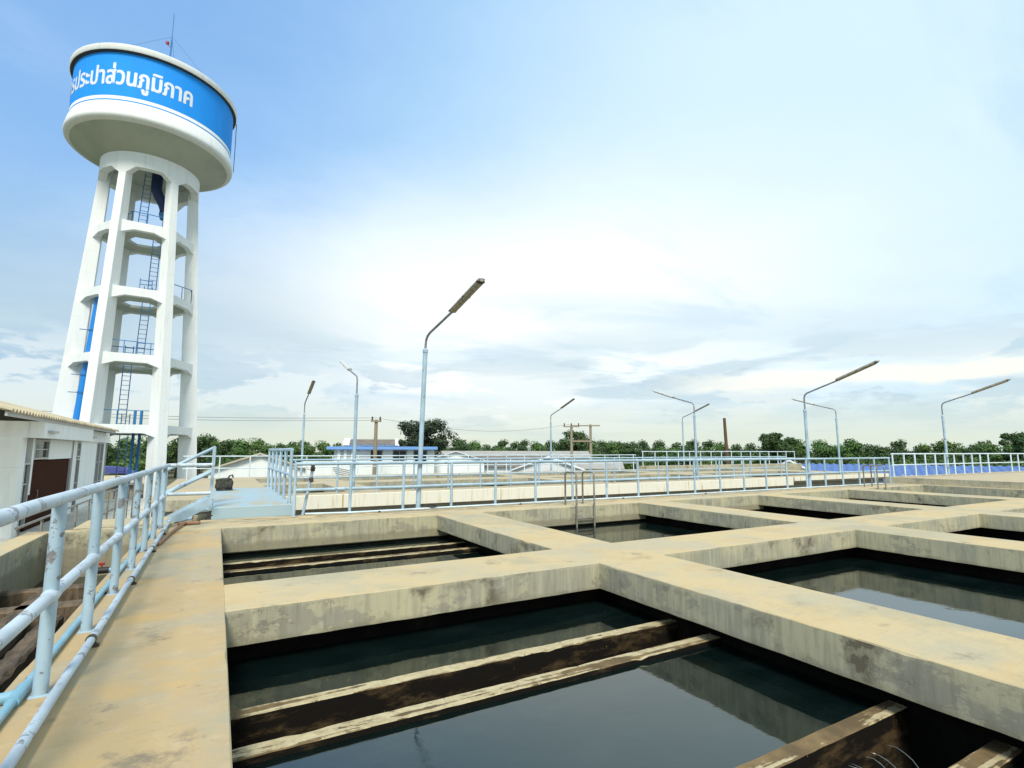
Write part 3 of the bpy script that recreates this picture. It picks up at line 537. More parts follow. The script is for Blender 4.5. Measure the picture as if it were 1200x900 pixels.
MB().tube([(-.89, -3, .03), (-.89, 5.2, .03), (-.885, 8.8, .03), (-.88, 11.9, .03)], .024, 12).build('pipe', M_pvc, t, True)
m = MB(); m.tube([(-.89, 3.98, .03), (-.89, 4.20, .03)], .034, 12); m.tube([(-.90, 4.08, .03), (-1.22, 4.0, .03)], .024, 12); m.tube([(-.90, 4.08, .03), (-1.0, 4.06, .03)], .033, 12); m.build('tee_joint', M_pvc, t, True)
m = MB(); m.tube([(-.885, 7.70, .03), (-1.0, 7.70, .03)], .024, 10); m.build('branch_pipe', M_pvc, t, True)
v = MB().tube([(-1.0, 7.70, .03), (-1.12, 7.70, .03)], .036, 10).build('valve_body', M_black, t, True)
m = MB(); m.tube([(-1.07, 7.70, .05), (-1.07, 7.70, .095)], .010, 8); m.cbox(-1.10, -1.04, 7.69, 7.71, .09, .12, .006); m.build('valve_handle', M_red, v)
m = MB().tube([(-1.12, 7.7, .03), (-1.16, 7.7, .03)], .03, 10); m.build('valve_collar', M_whitestripe, v, True)
for y in (2.2, 4.4, 6.6, 9.): MB().cbox(-.93, -.85, y-.015, y+.015, .0, .022, .003).build('clip', M_darkmetal, t)
tag(MB().tube([(-.66, 9.4, .03), (-.58, 10.6, .03), (-.47, 11.55, .04), (-.43, 11.75, .05)], .022, 8).build('hose', M_brownpipe, None, True), 'short brown hose lying on the walkway against the thin pipe', 'hose')
tag(MB().tube([(-.55, 11.72, .03), (-.3, 11.78, .03), (-.2, 11.75, .03)], .035, 10).build('pipe_offcut', M_brownpipe, None, True), 'stubby rust-brown pipe end lying at the walkway corner', 'pipe')
pts = []
for k in range(24):
    u = k/23; pts.append((-.62+.62*u, 11.95-.25*math.sin(u*3.1)*.6, .03+.10*u*u+.015*math.sin(u*9)))
tag(MB().tube(pts, .012, 6).build('cable', M_black, None, True), 'black cable curving from the walkway corner to the blue footbridge', 'cable')
# conduit on the kerb
t = thing('kerb_conduit', 'thin white-blue conduit lying on the kerb under the long far railing', 'pipe', (5, 12.0, 0))
MB().tube([(1.75, 12.3, .03), (2.6, 12.06, .035), (4.1, 12.04, .035), (9, 12.05, .035), (17, 12.05, .035), (25, 12.06, .035)], .02, 8).build('pipe', M_rail3, t, True)
for x in (3.3, 7.0, 10.5, 14): MB().cbox(x-.02, x+.02, 12.01, 12.09, 0, .04, .003).build('clip', M_darkmetal, t)
# leaning stub with a dark fitting
t = thing('leaning_standpipe', 'leaning blue standpipe topped by a dark tap beside the footbridge', 'standpipe', (1.72, 12.3, 0))
MB().tube([(1.70, 12.3, 0), (1.86, 12.3, .95)], .032, 10).build('pipe', M_rail2, t, True)
MB().lathe([(.0, .28), (.045, .28), (.05, .36), (.03, .40), (.0, .4)], 10).build('band', M_darkmetal, t, local=True).location = (.12, 0, .42)
m = MB().lathe([(0, -.03), (.045, -.03), (.05, .04), (.035, .07), (.055, .10), (.05, .15), (0, .17)], 10); m.tube([(0, 0, .06), (.02, -.13, .03)], .02, 6)
m.build('tap', M_darkmetal, t, True, local=True).location = (.145, 0, .97)
# footbridge and short stair
t = thing('footbridge', 'blue painted concrete footbridge slab between the two basins', 'bridge', (.7, 15, -3))
MB().cbox(-.02, 1.55, 12.43, 18.45, -.02, .235, .012).build('slab', M_slab, t)
MB().box(.1, .4, 12.6, 12.9, -3, -.02).build('pier', M_grey, t); MB().box(1.1, 1.4, 12.6, 12.9, -3, -.02).build('pier', M_grey, t)
MB().box(.1, 1.4, 14.9, 15.2, -3, -.02).build('pier', M_grey, t)
st = thing('steel_stair', 'short light blue steel stair with sloping handrails left of the footbridge', 'stair', (-.05, 13, 0))
sl = .56; x1 = -.98
for y in (12.50, 13.55):
    MB().bar((-.04, y, .36), (x1, y, .36+sl*(x1+.04)), .05, .17).build('stringer', M_rail2, st)
    MB().bar((-.05, y-.03, .18), (-.05, y-.03, 1.47), .085, .06, up=(1, 0, 0)).build('post', M_rail2, st)
    for z0 in (1.46, .98):
        MB().tube([(-.03, y, z0), (x1, y, z0+sl*(x1+.03))], .034, 10).build('handrail', M_rail2, st, True)
    MB().tube([(-.92, y, -.02), (-.92, y, 1.46-sl*.92)], .03, 8).build('post', M_rail2, st, True)
for k in range(3):
    x = -.2-.3*k; MB().cbox(x-.14, x+.14, 12.53, 13.52, .30+sl*x-.035, .30+sl*x, .005).build('tread', M_rail3, st)
ld = thing('stair_landing', 'plain concrete landing slab at the foot of the short blue stair', 'landing', (-1.2, 13, -1.5))
MB().cbox(-2.2, -.1, 12.44, 13.7, -.16, -.02, .01).build('slab', M_conc, ld)
MB().box(-2.1, -1.9, 12.6, 13.5, -1.6, -.15).build('pier', M_grey, ld); MB().box(-.4, -.2, 12.6, 13.5, -1.6, -.15).build('pier', M_grey, ld)
# canvas bag
t = thing('canvas_bag', 'dark lumpy canvas bag left on the far end of the blue footbridge', 'bag', (.24, 17.5, .235))
bm = bmesh.new(); bmesh.ops.create_cube(bm, size=1)
bmesh.ops.subdivide_edges(bm, edges=bm.edges[:], cuts=5, use_grid_fill=True)
for v in bm.verts:
    p = v.co.copy(); q = p.normalized()*.56; p = p.lerp(q, .45); n = .03*math.sin(9*p.x+3*p.z)+.03*math.sin(11*p.z+4*p.y)
    v.co = Vector((p.x*.46+n*.4, p.y*.30+n*.5, (p.z+.46)*.36+ .03*(p.x > .1)*p.z))
m = MB(); m.bm(bm); m.v = [(a, b, max(c, .0)) for a, b, c in m.v]; m.build('body', M_bag, t, True, local=True)
m = MB().cbox(-.2, .2, -.17, -.13, .08, .2, .02); m.build('pocket', M_bag, t, True, local=True)
MB().tube([(.08, 0, .33), (.13, 0, .42), (.2, 0, .44), (.22, 0, .36)], .022, 8).build('strap', M_bag, t, True, local=True)

# ladders over the kerb
def ladder(x, w, label):
    t = thing('pool_ladder', label, 'ladder', (x+w/2, 11.2, 0), 'pool ladders over the far kerb')
    for s in (x, x+w):
        m = MB(); y0, y1, zt = 10.93, 11.42, .84
        m.tube([(s, y0, -.95), (s, y0, zt-.06), (s, y0+.03, zt-.015), (s, y0+.08, zt), (s, y1-.08, zt), (s, y1-.03, zt-.015), (s, y1, zt-.06), (s, y1, 0)], .024, 10)
        m.build('stile', M_steel, t, True)
    for z in (-.30, -.62): MB().tube([(x, 10.93, z), (x+w, 10.93, z)], .02, 8).build('rung', M_steel, t, True)
ladder(8.0, .56, 'galvanised pool ladder standing in the water of the middle pool')
ladder(22.3, .56, 'distant grey pool ladder by the end of the long far railing')

# ------------------------------------------------------------------ lamps: thick pole, thin arm, long fluorescent head
def lamp(label, M_h, M_c, x, y, z, rz, hz=3.85, th=.30, r1=1.3, rise=.48):
    t = thing('street_lamp', label, 'street lamp', (x, y, z), 'bent-arm lamps round the basins', rz)
    m = MB().lathe([(.0, 0), (.075, 0), (.075, .012), (.058, .02), (.056, hz-.03), (.066, hz-.03), (.066, hz+.05), (.04, hz+.07), (.033, hz+.08)], 16); m.build('pole', M_rail2, t, True, local=True)
    a = hz+.05
    m = MB().tube([(0, 0, a), (0, 0, a+th-.08), (0, -.03, a+th+.03), (0, -.12, a+th+.11), (0, -.28, a+th+.16), (0, -r1-.1, a+th+rise+.02)], .030, 10); m.build('arm', M_lamparm, t, True, local=True)
    d = Vector((0, -r1, rise-.04)).normalized(); u = Vector((0, d.z, -d.y)) ; s0 = Vector((0, -r1, a+th+rise)); L = 1.5
    m = MB()
    prof = [(-.085, 0), (-.07, .05), (-.03, .075), (.03, .075), (.07, .05), (.085, 0)]
    m.prism([(p, q) for p, q in prof], s0, (1, 0, 0), u, d, L)
    m.tube([s0+d*L+Vector((-.05, 0, 0))+u*.02, s0+d*(L+.06)+Vector((-.05, 0, 0))+u*.02, s0+d*(L+.08)+u*.02, s0+d*(L+.06)+Vector((.05, 0, 0))+u*.02, s0+d*L+Vector((.05, 0, 0))+u*.02], .012, 6)
    h = m.build('lamp_head', M_h, t, local=True)
    m = MB()
    for k in range(9):
        b = s0+d*(.05+k*(L-.1)/9)
        m.prism([(-.07, 0), (-.05, -.035), (0, -.05), (.05, -.035), (.07, 0)], b, (1, 0, 0), u, d, (L-.1)/9-.012)
    m.build('diffuser', M_c, h, local=True)
    for q in (.0, L*.5, L-.05):
        MB().prism([(-.09, -.004), (-.09, .02), (.09, .02), (.09, -.004)], s0+d*q, (1, 0, 0), u, d, .05).build('clasp', M_darkmetal, h, local=True)
    return t
LN = 'lamp with'
lamp('tall nearest lamp on the kerb, yellowed tube head leaning right, over the first far pool', M_lamphead, M_lampglass, 4.29, 12.26, 0, 0, 3.85, .22, 1.65, .36).rotation_euler = (0, rad(1.4), 0)
lamp('large bent lamp on the kerb right of the big dark round tree', M_lamphead, M_lampglass, 20.1, 12.26, 0, 0, 2.95, .55)
lamp('lamp rising from the raised deck in front of the blue roof', M_lamphead, M_lampglass, 32.25, 12.5, .26, 0, 2.90, .55)
lamp('pale grey lamp turned left just left of the nearest tall lamp', M_lampgrey, M_lampgrey, 4.07, 18.2, 0, math.pi, 3.25, .55)
lamp('lamp turned left over the parapet, its pole crossing a thinner lamp turned right', M_lampgrey, M_lampglass, 20.6, 18.2, 0, math.pi, 3.1, .52)
lamp('left-turned lamp whose head crosses the pole of the large right-turned lamp', M_lampgrey, M_lampglass, 33.0, 18.2, 0, math.pi, 3.38, .42)
lamp('brownish lamp nearest to the water tower, before the left tree line', M_lamphead, M_lampglass, 4.0, 30.2, 0, 0, 3.3, .5)
lamp('small far lamp left of the two wired utility poles', M_lamphead, M_lampglass, 20.0, 30.2, 0, 0, 3.3, .4)
lamp('thin far lamp behind a left-turned lamp, its head leaning right', M_lamphead, M_lampglass, 33.1, 30.5, .26, 0, 3.42, .3)
# cable at the foot of the nearest lamp
pts = [(4.36, 12.22, .12)]
for k in range(22):
    u = k/21; pts.append((4.45+.16*math.cos(u*9+2)+.22*u, 12.08+.10*math.sin(u*9+2), .05+.05*math.sin(u*7)**2+.04*(1-u)))
tag(MB().tube(pts, .011, 6).build('cable_loop', M_black, None, True), 'loose black cable loop at the foot of the nearest tall lamp', 'cable')
# ------------------------------------------------------------------ water tower
def azp(az, D): return (D*math.sin(rad(az)), D*math.cos(rad(az)))
TC = Vector((*azp(-7.0, 46.), 0)); tcam = Vector((-TC.x, -TC.y, 0)).normalized(); tright = Vector((-tcam.y, tcam.x, 0))
wt = thing('water_tower', 'tall white concrete water tower with a bright blue band and white lettering', 'water tower', (TC.x, TC.y, -3))
def P(r, phi, z):
    p = TC + (tcam*math.cos(rad(phi))+tright*math.sin(rad(phi)))*r; return Vector((p.x, p.y, z))
def Ro(z): return 4.36-.0615*z
# tank
n = 96
def lat(prof, n=96):
    m = MB().lathe(prof, n); m.v = [(a+TC.x, b+TC.y, c) for a, b, c in m.v]; return m
tank = lat([(3.0, 22.0), (4.55, 22.95), (4.95, 23.22), (5.12, 23.26), (5.24, 23.36), (5.28, 23.55), (5.24, 23.75), (5.14, 24.25), (5.07, 24.42), (5.05, 24.46), (5.05, 28.05)]).build('tank', M_white, wt, True)
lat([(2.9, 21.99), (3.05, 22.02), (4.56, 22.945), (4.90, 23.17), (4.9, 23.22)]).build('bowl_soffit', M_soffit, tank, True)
lat([(5.053, 24.86), (5.056, 24.86), (5.056, 28.0), (5.053, 28.0)]).build('blue_band', M_blueband, tank, True)
lat([(5.053, 24.53), (5.056, 24.53), (5.056, 24.61), (5.053, 24.61)]).build('blue_line', M_blueband, tank, True)
lat([(5.0, 28.02), (5.26, 28.06), (5.30, 28.12), (5.30, 28.46), (5.24, 28.52), (4.4, 28.75), (2.6, 29.15), (.6, 29.4), (0, 29.42)]).build('roof', M_white, tank, True)
lat([(5.06, 27.99), (5.25, 28.055)]).build('roof_soffit', M_darkmetal, tank, True)
# lettering: flat glyph outlines wrapped round the drum
gv = list(map(int, GV.split())); gf = list(map(int, GF.split()))
gx = [v/1000 for v in gv[::2]]; gy = [v/1000 for v in gv[1::2]]
xmax = max(gx); m = MB(); ns = 0
k_ = 9.75/xmax
for i, (dx, dy) in enumerate([(0, 0), (.034, .006), (-.034, .006), (.026, -.014), (-.026, -.014), (.016, .020), (-.016, .020)]):
    r = 5.062+.0012*i
    vs = [P(r, 22.2+math.degrees((a+dx-xmax)*k_/5.05), 25.68+(b+dy)*1.78) for a, b in zip(gx, gy)]
    m.add(vs, [gf[j:j+3] for j in range(0, len(gf), 3)])
m.build('lettering', M_letter, tank)
# overflow pipe down the right side
MB().tube([P(5.32, 88, 28.1), P(5.34, 88, 26.2), P(5.34, 88, 23.9)], .03, 8).build('overflow_pipe', M_steel, tank, True)
# antenna mast
m = MB(); b = P(3.0, 8, 29.0)
am = m.tube([b, b+Vector((0, 0, 2.4))], .055, 8).tube([b+Vector((0, 0, 2.4)), b+Vector((.0, 0, 4.5))], .03, 6).build('antenna_mast', M_tblue, wt, True)
m = MB()
for s in (-1, 1):
    q = b+Vector((0, 0, .55)); m.tube([q, q+tright*.35*s+Vector((0, 0, .12)), q+tright*.75*s+Vector((0, 0, -.02)), q+tright*1.0*s+Vector((0, 0, -.3))], .04, 6)
m.build('bracket', M_tblue, am, True)
m = MB().lathe([(0, -.12), (.1, -.1), (.12, 0), (.1, .1), (0, .14)], 10); q = b+Vector((0, 0, 2.0))-tright*.24; m.v = [(x+q.x, y+q.y, z+q.z) for x, y, z in m.v]; m.tube([q+Vector((0, 0, -.1)), b+Vector((0, 0, 1.7))], .02, 5); m.build('beacon', M_red, am, True)
for ph in (-75, 75, 160): MB().tube([b+Vector((0, 0, 2.6)), P(5.0, ph, 28.6)], .008, 4).build('guy_wire', M_wire, am)
# ring wall with arched openings
LEG = [-33+60*k for k in range(6)]
def ringz(phi):
    d = min(abs((phi-l+180) % 360-180) for l in LEG)*math.pi/180*3.1     # arc distance from a leg
    return 20.55 if d < .28 else 20.55+.45*min(1, (d-.28)/.55)
m = MB(); nn = 180; vs = []
for k in range(nn):
    ph = 360*k/nn
    vs += [P(3.10, ph, ringz(ph)), P(3.10, ph, 22.1), P(2.6, ph, 22.1), P(2.6, ph, ringz(ph))]
m.add(vs, [(4*k+j, 4*k+(j+1) % 4, 4*((k+1) % nn)+(j+1) % 4, 4*((k+1) % nn)+j) for k in range(nn) for j in range(4)])
m.build('ring_wall', M_white, wt, True)
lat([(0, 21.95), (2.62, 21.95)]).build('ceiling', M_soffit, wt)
# legs
for ph in LEG:
    u = (tcam*math.cos(rad(ph))+tright*math.sin(rad(ph))); v = Vector((-u.y, u.x, 0)); vs = []
    for z in (-3., 3, 8, 13, 18, 21.2):
        f = (z+3)/24.2; w = .34-.09*f; d = 1.30-.62*f; ro = Ro(z)
        for rr, ww in ((ro, -w), (ro, w), (ro-d, w), (ro-d, -w)):
            q = TC+u*rr+v*ww; vs.append((q.x, q.y, z))
    fs = [(4*i+j, 4*i+(j+1) % 4, 4*i+4+(j+1) % 4, 4*i+4+j) for i in range(5) for j in range(4)]+[(0, 1, 2, 3), (20, 21, 22, 23)]
    MB().add(vs, fs).build('leg', M_white, wt, bevel=.02)
# ring beams and platforms
LV = [3.05, 7.78, 12.37, 17.10]
for z in LV:
    R0 = Ro(z)-.10; Ri = Ro(z)-(1.30-.62*(z+3)/24.2)-.02
    for k in range(6):
        a = P(R0, LEG[k], 0); c = P(R0, LEG[(k+1) % 6], 0); d = (c-a); L = d.length; d.normalize(); mid = (a+c)/2; nrm = (TC-mid); nrm.z = 0; nrm.normalize()
        h = .28
        poly = [(.1, z), (L-.1, z), (L-.1, z-.86), (L-h, z-.86), (L-h-.75, z-.56), (h+.75, z-.56), (h, z-.86), (.1, z-.86)]
        MB().prism([(x, y) for x, y in poly], (a.x, a.y, 0), d, (0, 0, 1), nrm, .38).build('ring_beam', M_white, wt)
    vs = []
    ro = R0-.42; ri = 1.15
    for k in range(6):
        for rr, zz in ((ro, z-.50), (ro, z-.32), (ri, z-.32), (ri, z-.50)): vs.append(P(rr, LEG[k], zz))
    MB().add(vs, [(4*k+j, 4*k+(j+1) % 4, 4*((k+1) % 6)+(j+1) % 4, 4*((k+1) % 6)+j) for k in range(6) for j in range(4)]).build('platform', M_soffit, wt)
# platform rails
def trail(z, pts, loops=((1.0), (.5))):
    m = MB(); q = [TC+tright*a+tcam*b+Vector((0, 0, z)) for a, b in pts]
    for h in loops: m.tube([p+Vector((0, 0, h)) for p in q], .03, 6)
    for a, b in zip(q, q[1:]):
        k = max(1, round((b-a).length/.9))
        for i in range(k+1):
            p = a.lerp(b, i/k); m.tube([p, p+Vector((0, 0, 1.0))], .025, 6)
    m.build('platform_rail', M_tblue, wt)
trail(3.05, [(-1.9, -.6), (-1.7, 2.3), (1.4, 2.4), (1.5, .6)], (1.0,))
trail(7.78, [(-1.5, .3), (-1.4, 2.3), (.1, 2.3)], (1.0,))
trail(7.78, [(.1, 2.1), (1.6, 2.1), (1.7, -.5), (-1.5, -.6)], (1.0,))
trail(12.37, [(1.8, 1.8), (3.1, .8), (2.9, -.8)], (1.0,))
trail(12.37, [(-.1, 1.9), (.6, 1.9)], (.9, .6))
trail(17.10, [(-1.4, .4), (-.9, 2.0), (.9, 2.0), (1.1, .2)], (1.0,))
# ladders between the platforms
for (s0, s1, za, zb, dp) in ((-.42, -.35, 3.05, 8.8, .4), (.25, .42, 7.5, 13.3, .4), (.62, .70, 12.3, 17.6, .4), (-.35, -.15, 17.0, 21.9, .4), (-.2, -.2, -3, 4.0, -1.2)):
    m = MB(); a = TC+tright*s0+tcam*dp+Vector((0, 0, za)); b2 = TC+tright*s1+tcam*(dp-.3)+Vector((0, 0, zb))
    for s in (-.24, .24): m.tube([a+tright*s, b2+tright*s], .03, 6)
    k = int((zb-za)/.33)
    for i in range(k): p = a.lerp(b2, (i+.5)/k); m.tube([p-tright*.24, p+tright*.24], .018, 5)
    m.build('ladder', M_tblue, wt)
# big blue riser on the left, thinner above
pts = [P(Ro(z)-1.22, -70, z) for z in (-3, 3, 8, 12.6)]
rp = MB().tube(pts, .26, 14).build('riser_pipe', M_pipeblue, wt, True)
for z in (1.5, 5.2, 6.4, 9.5):
    p = P(Ro(z)-1.22, -70, z); m = MB().tube([p-Vector((0, 0, .05)), p+Vector((0, 0, .05))], .31, 12); m.tube([p, p-tright*.75], .03, 6)
    m.build('pipe_bracket', M_tblue, rp)
MB().tube([P(Ro(z)-1.15, -66, z) for z in (12.6, 17, 21.3)], .10, 10).build('vent_pipe', M_tblue, wt, True)
MB().tube([P(Ro(z)-1.3, -79, z) for z in (-3, 5, 12, 21.3)], .05, 8).build('conduit', M_steel, wt, True)
m = MB()
for s in (.32, .68): m.tube([TC+tright*s+tcam*1.6+Vector((0, 0, -3)), TC+tright*s+tcam*1.6+Vector((0, 0, 4.1))], .09, 10)
m.build('pump_pipe', M_tblue, wt, True)
MB().tube([P(Ro(z)-1.45, 38, z) for z in (-3, 4, 12, 20.5)], .12, 8).build('drain_pipe', M_lampgrey, wt, True)
q = TC+tright*.35+tcam*.5
m = MB().tube([q+Vector((0, 0, 21.9)), q+Vector((0, 0, 20.7)), q+tright*.2+Vector((0, 0, 20.2)), q+tright*.55+Vector((0, 0, 19.6)), q+tright*.75+Vector((0, 0, 18.9))], .36, 14)
m.tube([q+tright*.42+Vector((0, 0, 19.45)), q+tright*.80+Vector((0, 0, 19.35))], .52, 14)
np_ = m.build('outlet_pipe', M_navy, wt, True)
m = MB().tube([q+tright*.7+Vector((0, 0, 19.0)), q+tright*.8+Vector((0, 0, 18.6))], .45, 12); m.tube([q+tright*.95+Vector((0, 0, 18.5))-tcam*.3, q+tright*.95+Vector((0, 0, 18.5))+tcam*.3], .22, 10); m.build('valve', M_tblue, np_, True)

# ------------------------------------------------------------------ pump house on the left
ph_ = thing('pump_house', 'white building with corrugated roof and brown door in front of the tower', 'building', (-10, 30, -1.5))
WX = -5.75
# front (Y) wall and side wall with openings
def wallx(x, segs, th=.22):       # wall in plane X=x facing +X: boxes (y0,y1,z0,z1)
    m = MB()
    for y0, y1, z0, z1 in segs: m.box(x-th, x, y0, y1, z0, z1)
    return m
MB().box(-16, WX-.002, 23.5, 23.72, -1.5, 1.80).build('front_wall', M_white, ph_)
for sg in [(23.72, 24.05, -1.5, 1.8), (24.75, 25.0, -.2, 1.8), (26.9, 30.6, 1.02, 1.80), (30.9, 31.6, -1.5, 1.8), (32.4, 36.2, -1.5, 1.8), (38.2, 38.75, -1.5, 1.8)]:
    wallx(WX, [sg]).build('wall_panel', M_white, ph_)
MB().box(-16, WX-.22, 38.5, 38.74, -1.5, 2.4).build('rear_wall', M_white, ph_)
MB().box(-15.9, -6.6, 23.75, 38.5, -1.52, -1.42).build('floor', M_grey, ph_)
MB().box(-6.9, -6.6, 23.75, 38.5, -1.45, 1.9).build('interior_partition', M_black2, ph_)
MB().box(-5.62, -5.2, 23.49, 31.6, 1.80, 2.36).box(-16, -5.62, 23.44, 23.74, 1.801, 2.355).build('porch_beam', M_white, ph_)
MB().box(-5.98, -5.60, 31.6, 38.7, 1.801, 2.36).build('wall_beam', M_white, ph_)
MB().cbox(-5.90, -5.82, 25.05, 30.62, -1.48, 1.0, .01).build('door', M_browndoor, ph_)
d = [k for k in kids(ph_) if k.name.startswith('door')][0]
MB().tube([(-5.80, 26.0, -.4), (-5.76, 26.0, -.4), (-5.76, 26.0, -.1), (-5.80, 26.0, -.1)], .015, 6).build('handle', M_steel, d)
def window(y0, y1, z0, z1, nl, M_p=M_louvre):
    f = MB(); 
    f.box(WX-.16, WX+.012, y0, y0+.07, z0, z1); f.box(WX-.16, WX+.012, y1-.07, y1, z0, z1); f.box(WX-.16, WX+.012, y0+.07, y1-.07, z1-.07, z1); f.box(WX-.16, WX+.012, y0+.07, y1-.07, z0, z0+.07)
    f = f.build('window', M_frame, ph_)
    for k in range(1, max(2, nl//3)):
        z = z0+(z1-z0)*k/max(2, nl//3); MB().box(WX-.10, WX-.02, y0+.07, y1-.07, z-.02, z+.02).build('glazing_bar', M_frame, f)
    MB().box(WX-.09, WX-.075, y0+.07, y1-.07, z0+.07, z1-.07).build('pane', M_p, f)
window(24.05, 24.75, -1.3, .95, 9, M_glass); window(25.02, 26.88, 1.04, 1.78, 3, M_glass); window(31.62, 32.38, -1.3, .98, 8, M_glass); window(31.62, 32.38, 1.05, 1.78, 3, M_louvre); window(30.62, 30.88, -1.3, 1.78, 8, M_glass)
window(36.22, 37.2, -1.4, 1.78, 9); window(37.22, 38.18, -1.4, 1.78, 9)
# corrugated roof with overhang
def corr_roof(name, M, parent, x0, z0, x1, z1, y0, y1, pitch=.30, amp=.05, th=.02, nx=10):
    m = MB(); ny = int((y1-y0)/pitch*6); vs = []; fs = []
    for s in (0, 1):
        for i in range(nx+1):
            u = i/nx
            for j in range(ny+1):
                y = y0+(y1-y0)*j/ny
                vs.append((x0+(x1-x0)*u, y, z0+(z1-z0)*u+amp*math.sin(2*math.pi*(y-y0)/pitch)-(th if s else 0)+.004*math.sin(3.1*y+5*u)))
    w = ny+1; o = (nx+1)*w
    for i in range(nx):
        for j in range(ny):
            fs.append((i*w+j, (i+1)*w+j, (i+1)*w+j+1, i*w+j+1)); fs.append((o+i*w+j, o+i*w+j+1, o+(i+1)*w+j+1, o+(i+1)*w+j))
    for i in range(nx):
        fs.append((i*w, o+i*w, o+(i+1)*w, (i+1)*w)); fs.append((i*w+ny, (i+1)*w+ny, o+(i+1)*w+ny, o+i*w+ny))
    for j in range(ny): fs.append((j, j+1, o+j+1, o+j))
    return m.add(vs, fs).build(name, M, parent)
corr_roof('roof', M_rooftan, ph_, -5.05, 2.50, -10.3, 3.95, 19.5, 37.8)
corr_roof('roof', M_rooftan, ph_, -15.6, 2.50, -10.302, 3.95, 19.5, 37.8, nx=3)
MB().prism([(-5.35, 2.36), (-5.35, 2.46), (-10.3, 3.82), (-15.3, 2.46), (-15.3, 2.36)], (0, 37.45, 0), (1, 0, 0), (0, 0, 1), (0, 1, 0), .16).build('gable', M_frame, ph_)
MB().bar((-5.2, 19.6, 2.40), (-5.2, 37.6, 2.40), .06, .12).build('eave_board', M_frame, ph_)
for x, y, s in ((-5.17, 23.9, .9), (-5.55, 33.2, .9)):
    MB().cbox(x-.03, x+.10, y, y+s, 1.98, 2.06, .01).build('wall_lamp', M_frame, ph_)

# ------------------------------------------------------------------ low sheds and the office behind the basins
def shed(name, label, az, D, w, L, eave, ridge, M_r, M_w, rz=None, roof='gable', hip=0, over=.3, wins=(), cat='shed'):
    x, y = azp(az, D); r = -rad(az) if rz is None else rz
    t = thing(name, label, cat, (x, y, -3), None, r)
    e = eave+3; q = ridge+3; h = w/2
    if roof == 'gable':       # ridge runs away along local y, gable faces the camera
        MB().prism([(-h, 0), (h, 0), (h, e), (0, q-.05), (-h, e)], (0, 0, 0), (1, 0, 0), (0, 0, 1), (0, 1, 0), L).build('wall', M_w, t, local=True)
        s = (q-e)/h
        m = MB()
        for k in (-1, 1):
            m.prism([(0, q+.06), (k*(h+over), e-s*over+.06), (k*(h+over), e-s*over-.02), (0, q-.02)], (0, -over, 0), (1, 0, 0), (0, 0, 1), (0, 1, 0), L+2*over)
        m.build('roof', M_r, t, local=True)
    else:                     # ridge runs across, roof slope faces the camera
        MB().prism([(0, 0), (L, 0), (L, e), (L/2, q-.05), (0, e)], (-h, 0, 0), (0, 1, 0), (0, 0, 1), (1, 0, 0), w).build('wall', M_w, t, local=True)
        s = (q-e)/(L/2); m = MB()
        m.prism([(-over, e-s*over+.08), (L/2, q+.08), (L/2, q), (-over, e-s*over)], (-h-over, 0, 0), (0, 1, 0), (0, 0, 1), (1, 0, 0), w+2*over)
        m.prism([(L+over, e-s*over+.08), (L/2, q+.08), (L/2, q), (L+over, e-s*over)], (-h-over, 0, 0), (0, 1, 0), (0, 0, 1), (1, 0, 0), w+2*over)
        m.build('roof', M_r, t, local=True)
    for (a, b, z0, z1) in wins:
        f = MB().box(a-.05, b+.05, -.04, .02, z0-.05, z1+.05).build('window', M_frame, t, local=True)
        MB().box(a, b, -.05, -.03, z0, z1).build('pane', M_glass, f, local=True)
    return t
shed('gable_shed', 'white shed with tan gable roof behind the footbridge, right of the tower', 3.7, 44, 6.6, 16, -.05, 1.08, M_rooftan, M_white)
shed('low_shed', 'white low-gabled shed just right of the office and its blue canopy', 23.2, 56, 6.0, 10, .35, 1.28, M_roofwhite, M_white)
shed('long_shed', 'long shed with a brown-grey sheet roof beyond the second basin', 27.8, 58, 11, 9, -.35, .80, M_roofbrown, M_white, roof='slope')
shed('white_shed', 'white sheet-metal gabled shed below the small far lamp', 33.2, 52, 7.2, 10, -.55, .72, M_roofwhite, M_roofwhite)
shed('store_shed', 'wide shed under a pale grey roof at the foot of the tree line', 29., 84, 26, 10, .2, 1.25, M_roofgrey2, M_white, roof='slope')
shed('canopy_shed', 'white low shed with dark open bays left of the two utility poles', 37.2, 60, 8, 8, -.6, .25, M_roofgrey2, M_white, roof='slope', wins=[(-3.6, -2.2, .6, 2.1), (-1.7, -.2, .6, 2.1), (.3, 1.8, .6, 2.1), (2.3, 3.7, .6, 2.1)])
shed('white_gable', 'small white pointed roof at the left end of the blue roof', 57.0, 62, 3.5, 8, -.6, .35, M_roofwhite, M_white)
# office with blue canopy
x, y = azp(15.5, 54)
of = thing('office_building', 'white flat-canopied office with blue fascia and dark windows before the big tree', 'building', (x, y, -3), None, -rad(15.5))
MB().box(-4.6, 5.1, 0, 7, 0, 4.45).build('wall', M_white, of, local=True)
MB().cbox(-5.3, 5.35, -.7, 7.4, 4.46, 4.76, .02).build('canopy', M_fascia, of, local=True)
u = MB().box(-3.7, 1.6, 1.2, 6, 4.82, 5.0).build('clerestory', M_white, of, local=True)
MB().prism([(1.0, 4.98), (3.6, 5.55), (6.2, 4.98)], (-3.3, 0, 0), (0, 1, 0), (0, 0, 1), (1, 0, 0), 4.5).build('roof', M_roofbrown, of, local=True)
for s in (-3.95, 1.2):
    MB().prism([(.8, 4.9), (3.6, 5.66), (6.4, 4.9)], (s, 0, 0), (0, 1, 0), (0, 0, 1), (1, 0, 0), .62 if s < 0 else .3).build('gable_wall', M_white, of, local=True)
